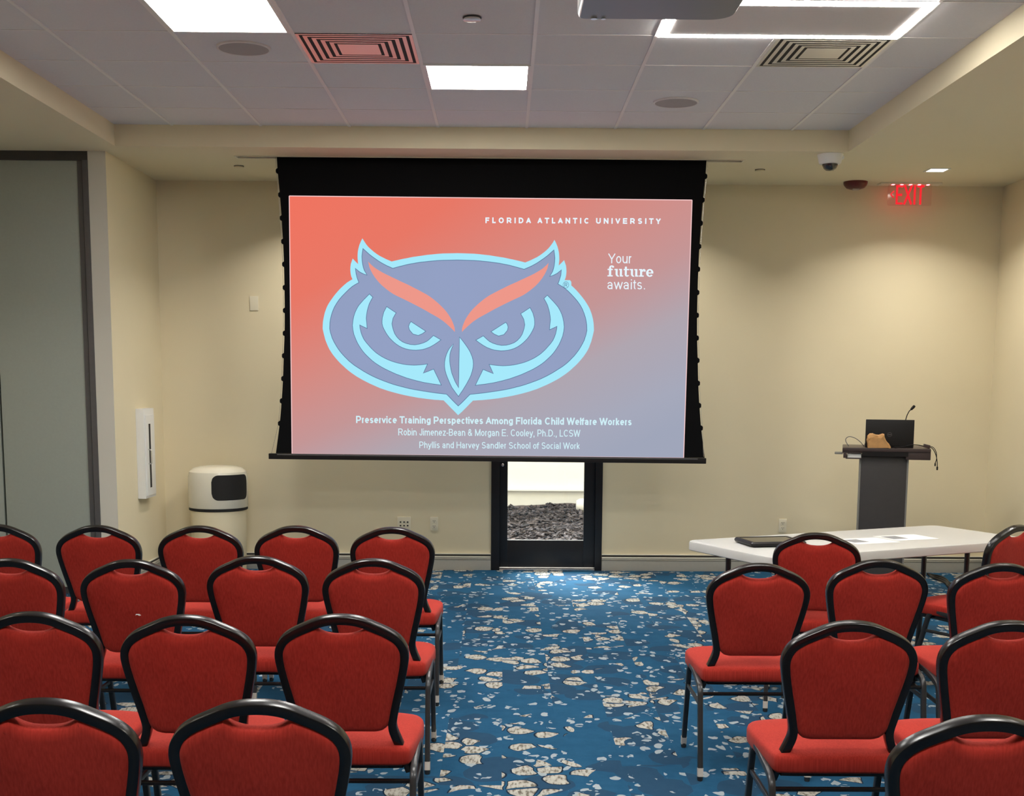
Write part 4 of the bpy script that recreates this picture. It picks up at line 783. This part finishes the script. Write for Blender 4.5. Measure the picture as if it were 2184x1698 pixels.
# ------------------------------------------------------------------ banquet chairs
HALF = [(0, .880), (.040, .877), (.075, .868), (.110, .853), (.150, .834), (.180, .812), (.198, .785), (.205, .755), (.2025, .720), (.190, .655), (.175, .588), (.164, .535), (.1625, .510), (.169, .485), (.190, .430), (.213, .362)]
LEAN = .24
yb = lambda z: (.88-z)*LEAN
def chair():
    o = thing('banquet_chair', '', 'chair')
    # back frame: one bent tube
    ctr = [(x, z) for x, z in HALF]
    pth = [Vector((-x, 0, z)) for x, z in HALF[::-1]] + [Vector((x, 0, z)) for x, z in HALF[1:]]
    pth = smooth_path(pth, 3)
    n = len(pth); off = []
    for i, p in enumerate(pth):
        tg = (pth[min(i+1, n-1)]-pth[max(i-1, 0)]).normalized(); off.append(Vector((p.x+tg.z*.0135, yb(p.z), p.z-tg.x*.0135)))
    fr = B().sweep(off, .027, .034, (0, 1, LEAN), .14).build('back_frame', 'black_metal', o)
    # padded back
    ins = [(max(0, x-.022), z-.022 if z > .80 else z) for x, z in HALF]
    rt = [(.0, .8165), (.030, .8185), (.056, .827), (.076, .8405), (.110, .829), (.146, .811), (.170, .792), (.182, .768), (.184, .750), (.181, .715), (.168, .650), (.154, .590), (.146, .548), (.138, .520), (.118, .500), (.092, .494)]
    rs = [(p.x, p.z) for p in smooth_path([(x, 0, z) for x, z in rt[:4]], 3)][:-1] + [(p.x, p.z) for p in smooth_path([(x, 0, z) for x, z in rt[3:]], 2)]
    outl_ = [(-x, z) for x, z in rs[1:]] [::1] + rs[::-1][:-1]
    outl_ = rs[::-1] + [(-x, z) for x, z in rs[1:]]          # counter-clockwise from bottom right over the top
    a_ = sum(outl_[i-1][0]*outl_[i][1]-outl_[i][0]*outl_[i-1][1] for i in range(len(outl_)))
    if a_ < 0: outl_ = outl_[::-1]
    b = B(); rg = []
    for d_, y_ in ((.030, -.024), (.016, -.022), (.006, -.017), (0, -.008), (0, .008), (.006, .017), (.016, .024), (.030, .028)):
        q = inset2d(outl_, d_); rg.append([(x, yb(z)+y_, z+y_*LEAN) for x, z in q])
    b.loft(rg); b.build('back_cushion', 'red', o, angle=.9)
    # seat
    so = [(.150, .062), (.190, .068), (.205, .085), (.214, .15), (.224, .26), (.228, .36), (.225, .42), (.205, .465), (.165, .490), (.09, .502), (0, .505)]
    so = [(p.x, p.y) for p in smooth_path([(x, y, 0) for x, y in so], 2)]
    sl = so + [(-x, y) for x, y in so[::-1][1:]]
    b = B(); rg = []
    for d_, z in ((.022, .384), (.006, .388), (0, .396), (0, .430), (.0025, .439), (.008, .444), (.026, .450), (.060, .456), (.10, .460), (.15, .462)):
        q = inset2d(sl, d_) if d_ < .02 else [(x*(1-d_/.24), .285+(y-.285)*(1-d_/.24)) for x, y in sl]
        rg.append([(x, y, z) for x, y in q])
    b.loft(rg); b.build('seat', 'red', o, angle=.9)
    B().loft([[(x, y, z) for x, y in inset2d(sl, .028)] for z in (.372, .386)]).build('seat_pan', 'black_metal', o)
    for s in (-1, 1):
        rear = fillet([(s*.215, -.004, .03), (s*.2155, .050, .372), (s*.2155, .120, .388)], .05, 6)
        front = fillet([(s*.2155, .462, .03), (s*.2155, .345, .412), (s*.2155, .22, .400)], .05, 6)
        for nm, p in (('leg', rear), ('leg', front)):
            lg_ = B().sweep(p, .024, .021, (1, 0, 0)).build(nm, 'leg_metal', o)
            f0 = p[0]; dr = (p[1]-p[0]).normalized()
            fc = B().sweep([f0-dr*.012, f0+dr*.022], .0265, .0235, (1, 0, 0)).build('foot_sleeve', 'foot', lg_)
            B().lathe([(.001, 0), (.010, 0), (.012, .006), (.012, .020)], (f0.x, f0.y-.0, 0), 12).build('glide', 'foot_tip', lg_)
        B().sweep([(s*.2155, .118, .3877), (s*.2155, .222, .4002)], .024, .021, (1, 0, 0)).build('side_rail', 'leg_metal', o)
        B().sweep([(s*.2155, .040, .300), (s*.2155, .380, .300)], .016, .012, (1, 0, 0)).build('side_brace', 'leg_metal', o)
    B().sweep([(-.214, .045, .345), (.214, .045, .345)], .014, .014, (0, 1, 0)).build('cross_bar', 'black_metal', o)
    B().sweep([(-.214, .345, .375), (.214, .345, .375)], .016, .016, (0, 1, 0)).build('cross_bar', 'black_metal', o)
    return o
CH = [
 ('red banquet chair at the aisle end of the left block, nearest row', -.544, 2.744, 0, 'L'),
 ('red banquet chair in the bottom left corner of the photo, nearest row', -1.018, 2.743, 0, 'L'),
 ('red banquet chair at the aisle end of the left block, third row', -.492, 3.781, 0, 'L'),
 ('red banquet chair second from the aisle, left block third row', -.954, 3.752, 0, 'L'),
 ('red banquet chair cut by the left photo edge, third row', -1.434, 3.79, 0, 'L'),
 ('red banquet chair at the aisle end of the left block, second row', -.517, 4.982, 0, 'L'),
 ('red banquet chair second from the aisle, left block second row', -.992, 5.043, 0, 'L'),
 ('red banquet chair with a white speck on its back, left second row', -1.46, 4.917, 0, 'L'),
 ('red banquet chair cut by the left photo edge, second row', -1.939, 4.923, 0, 'L'),
 ('red banquet chair at the aisle end of the left front row', -.536, 6.065, 0, 'L'),
 ('red banquet chair second from the aisle in the left front row', -1.006, 6.10, 0, 'L'),
 ('red banquet chair in front of the trash can, left front row', -1.468, 6.076, 0, 'L'),
 ('red banquet chair in front of the partition post, left front row', -1.96, 6.071, 0, 'L'),
 ('red banquet chair cut by the left photo edge, front row', -2.452, 6.085, 0, 'L'),
 ('red banquet chair right of the aisle with both side legs showing, second row', 1.011, 4.912, 0, 'R'),
 ('red banquet chair tucked against the left end of the white table', 1.488, 5.938, -13, 'R'),
 ('red banquet chair in front of the lectern, right block second row', 1.52, 5.038, 0, 'R'),
 ('red banquet chair right of the aisle, right block third row', 1.049, 3.719, 0, 'R'),
 ('red banquet chair cut by the right photo edge, second row', 1.985, 4.95, 0, 'R'),
 ('red banquet chair cut by the right photo edge, third row', 1.53, 3.733, 0, 'R'),
 ('red banquet chair in the bottom right corner of the photo, nearest row', 1.045, 2.639, 0, 'R'),
 ('red banquet chair turned sideways beside the right end of the white table', 2.60, 6.32, 32, 'R'),
]
c0 = chair()
for i, (lab, x, y, a, blk) in enumerate(CH):
    c = c0 if i == 0 else copy_tree(c0)
    c.location = (x, y, 0); c.rotation_euler = (0, 0, math.radians(a)); c['label'] = lab
    if 'white speck' in lab:
        B().prism([(.005, .655), (.013, .657), (.021, .653), (.028, .655), (.022, .660), (.010, .662)], yb(.657)-.0262, yb(.657)-.0235).build('pale_mark', 'paper', c, smooth=False)
    c['group'] = 'red banquet chairs left of the aisle' if blk == 'L' else 'red banquet chairs right of the aisle'
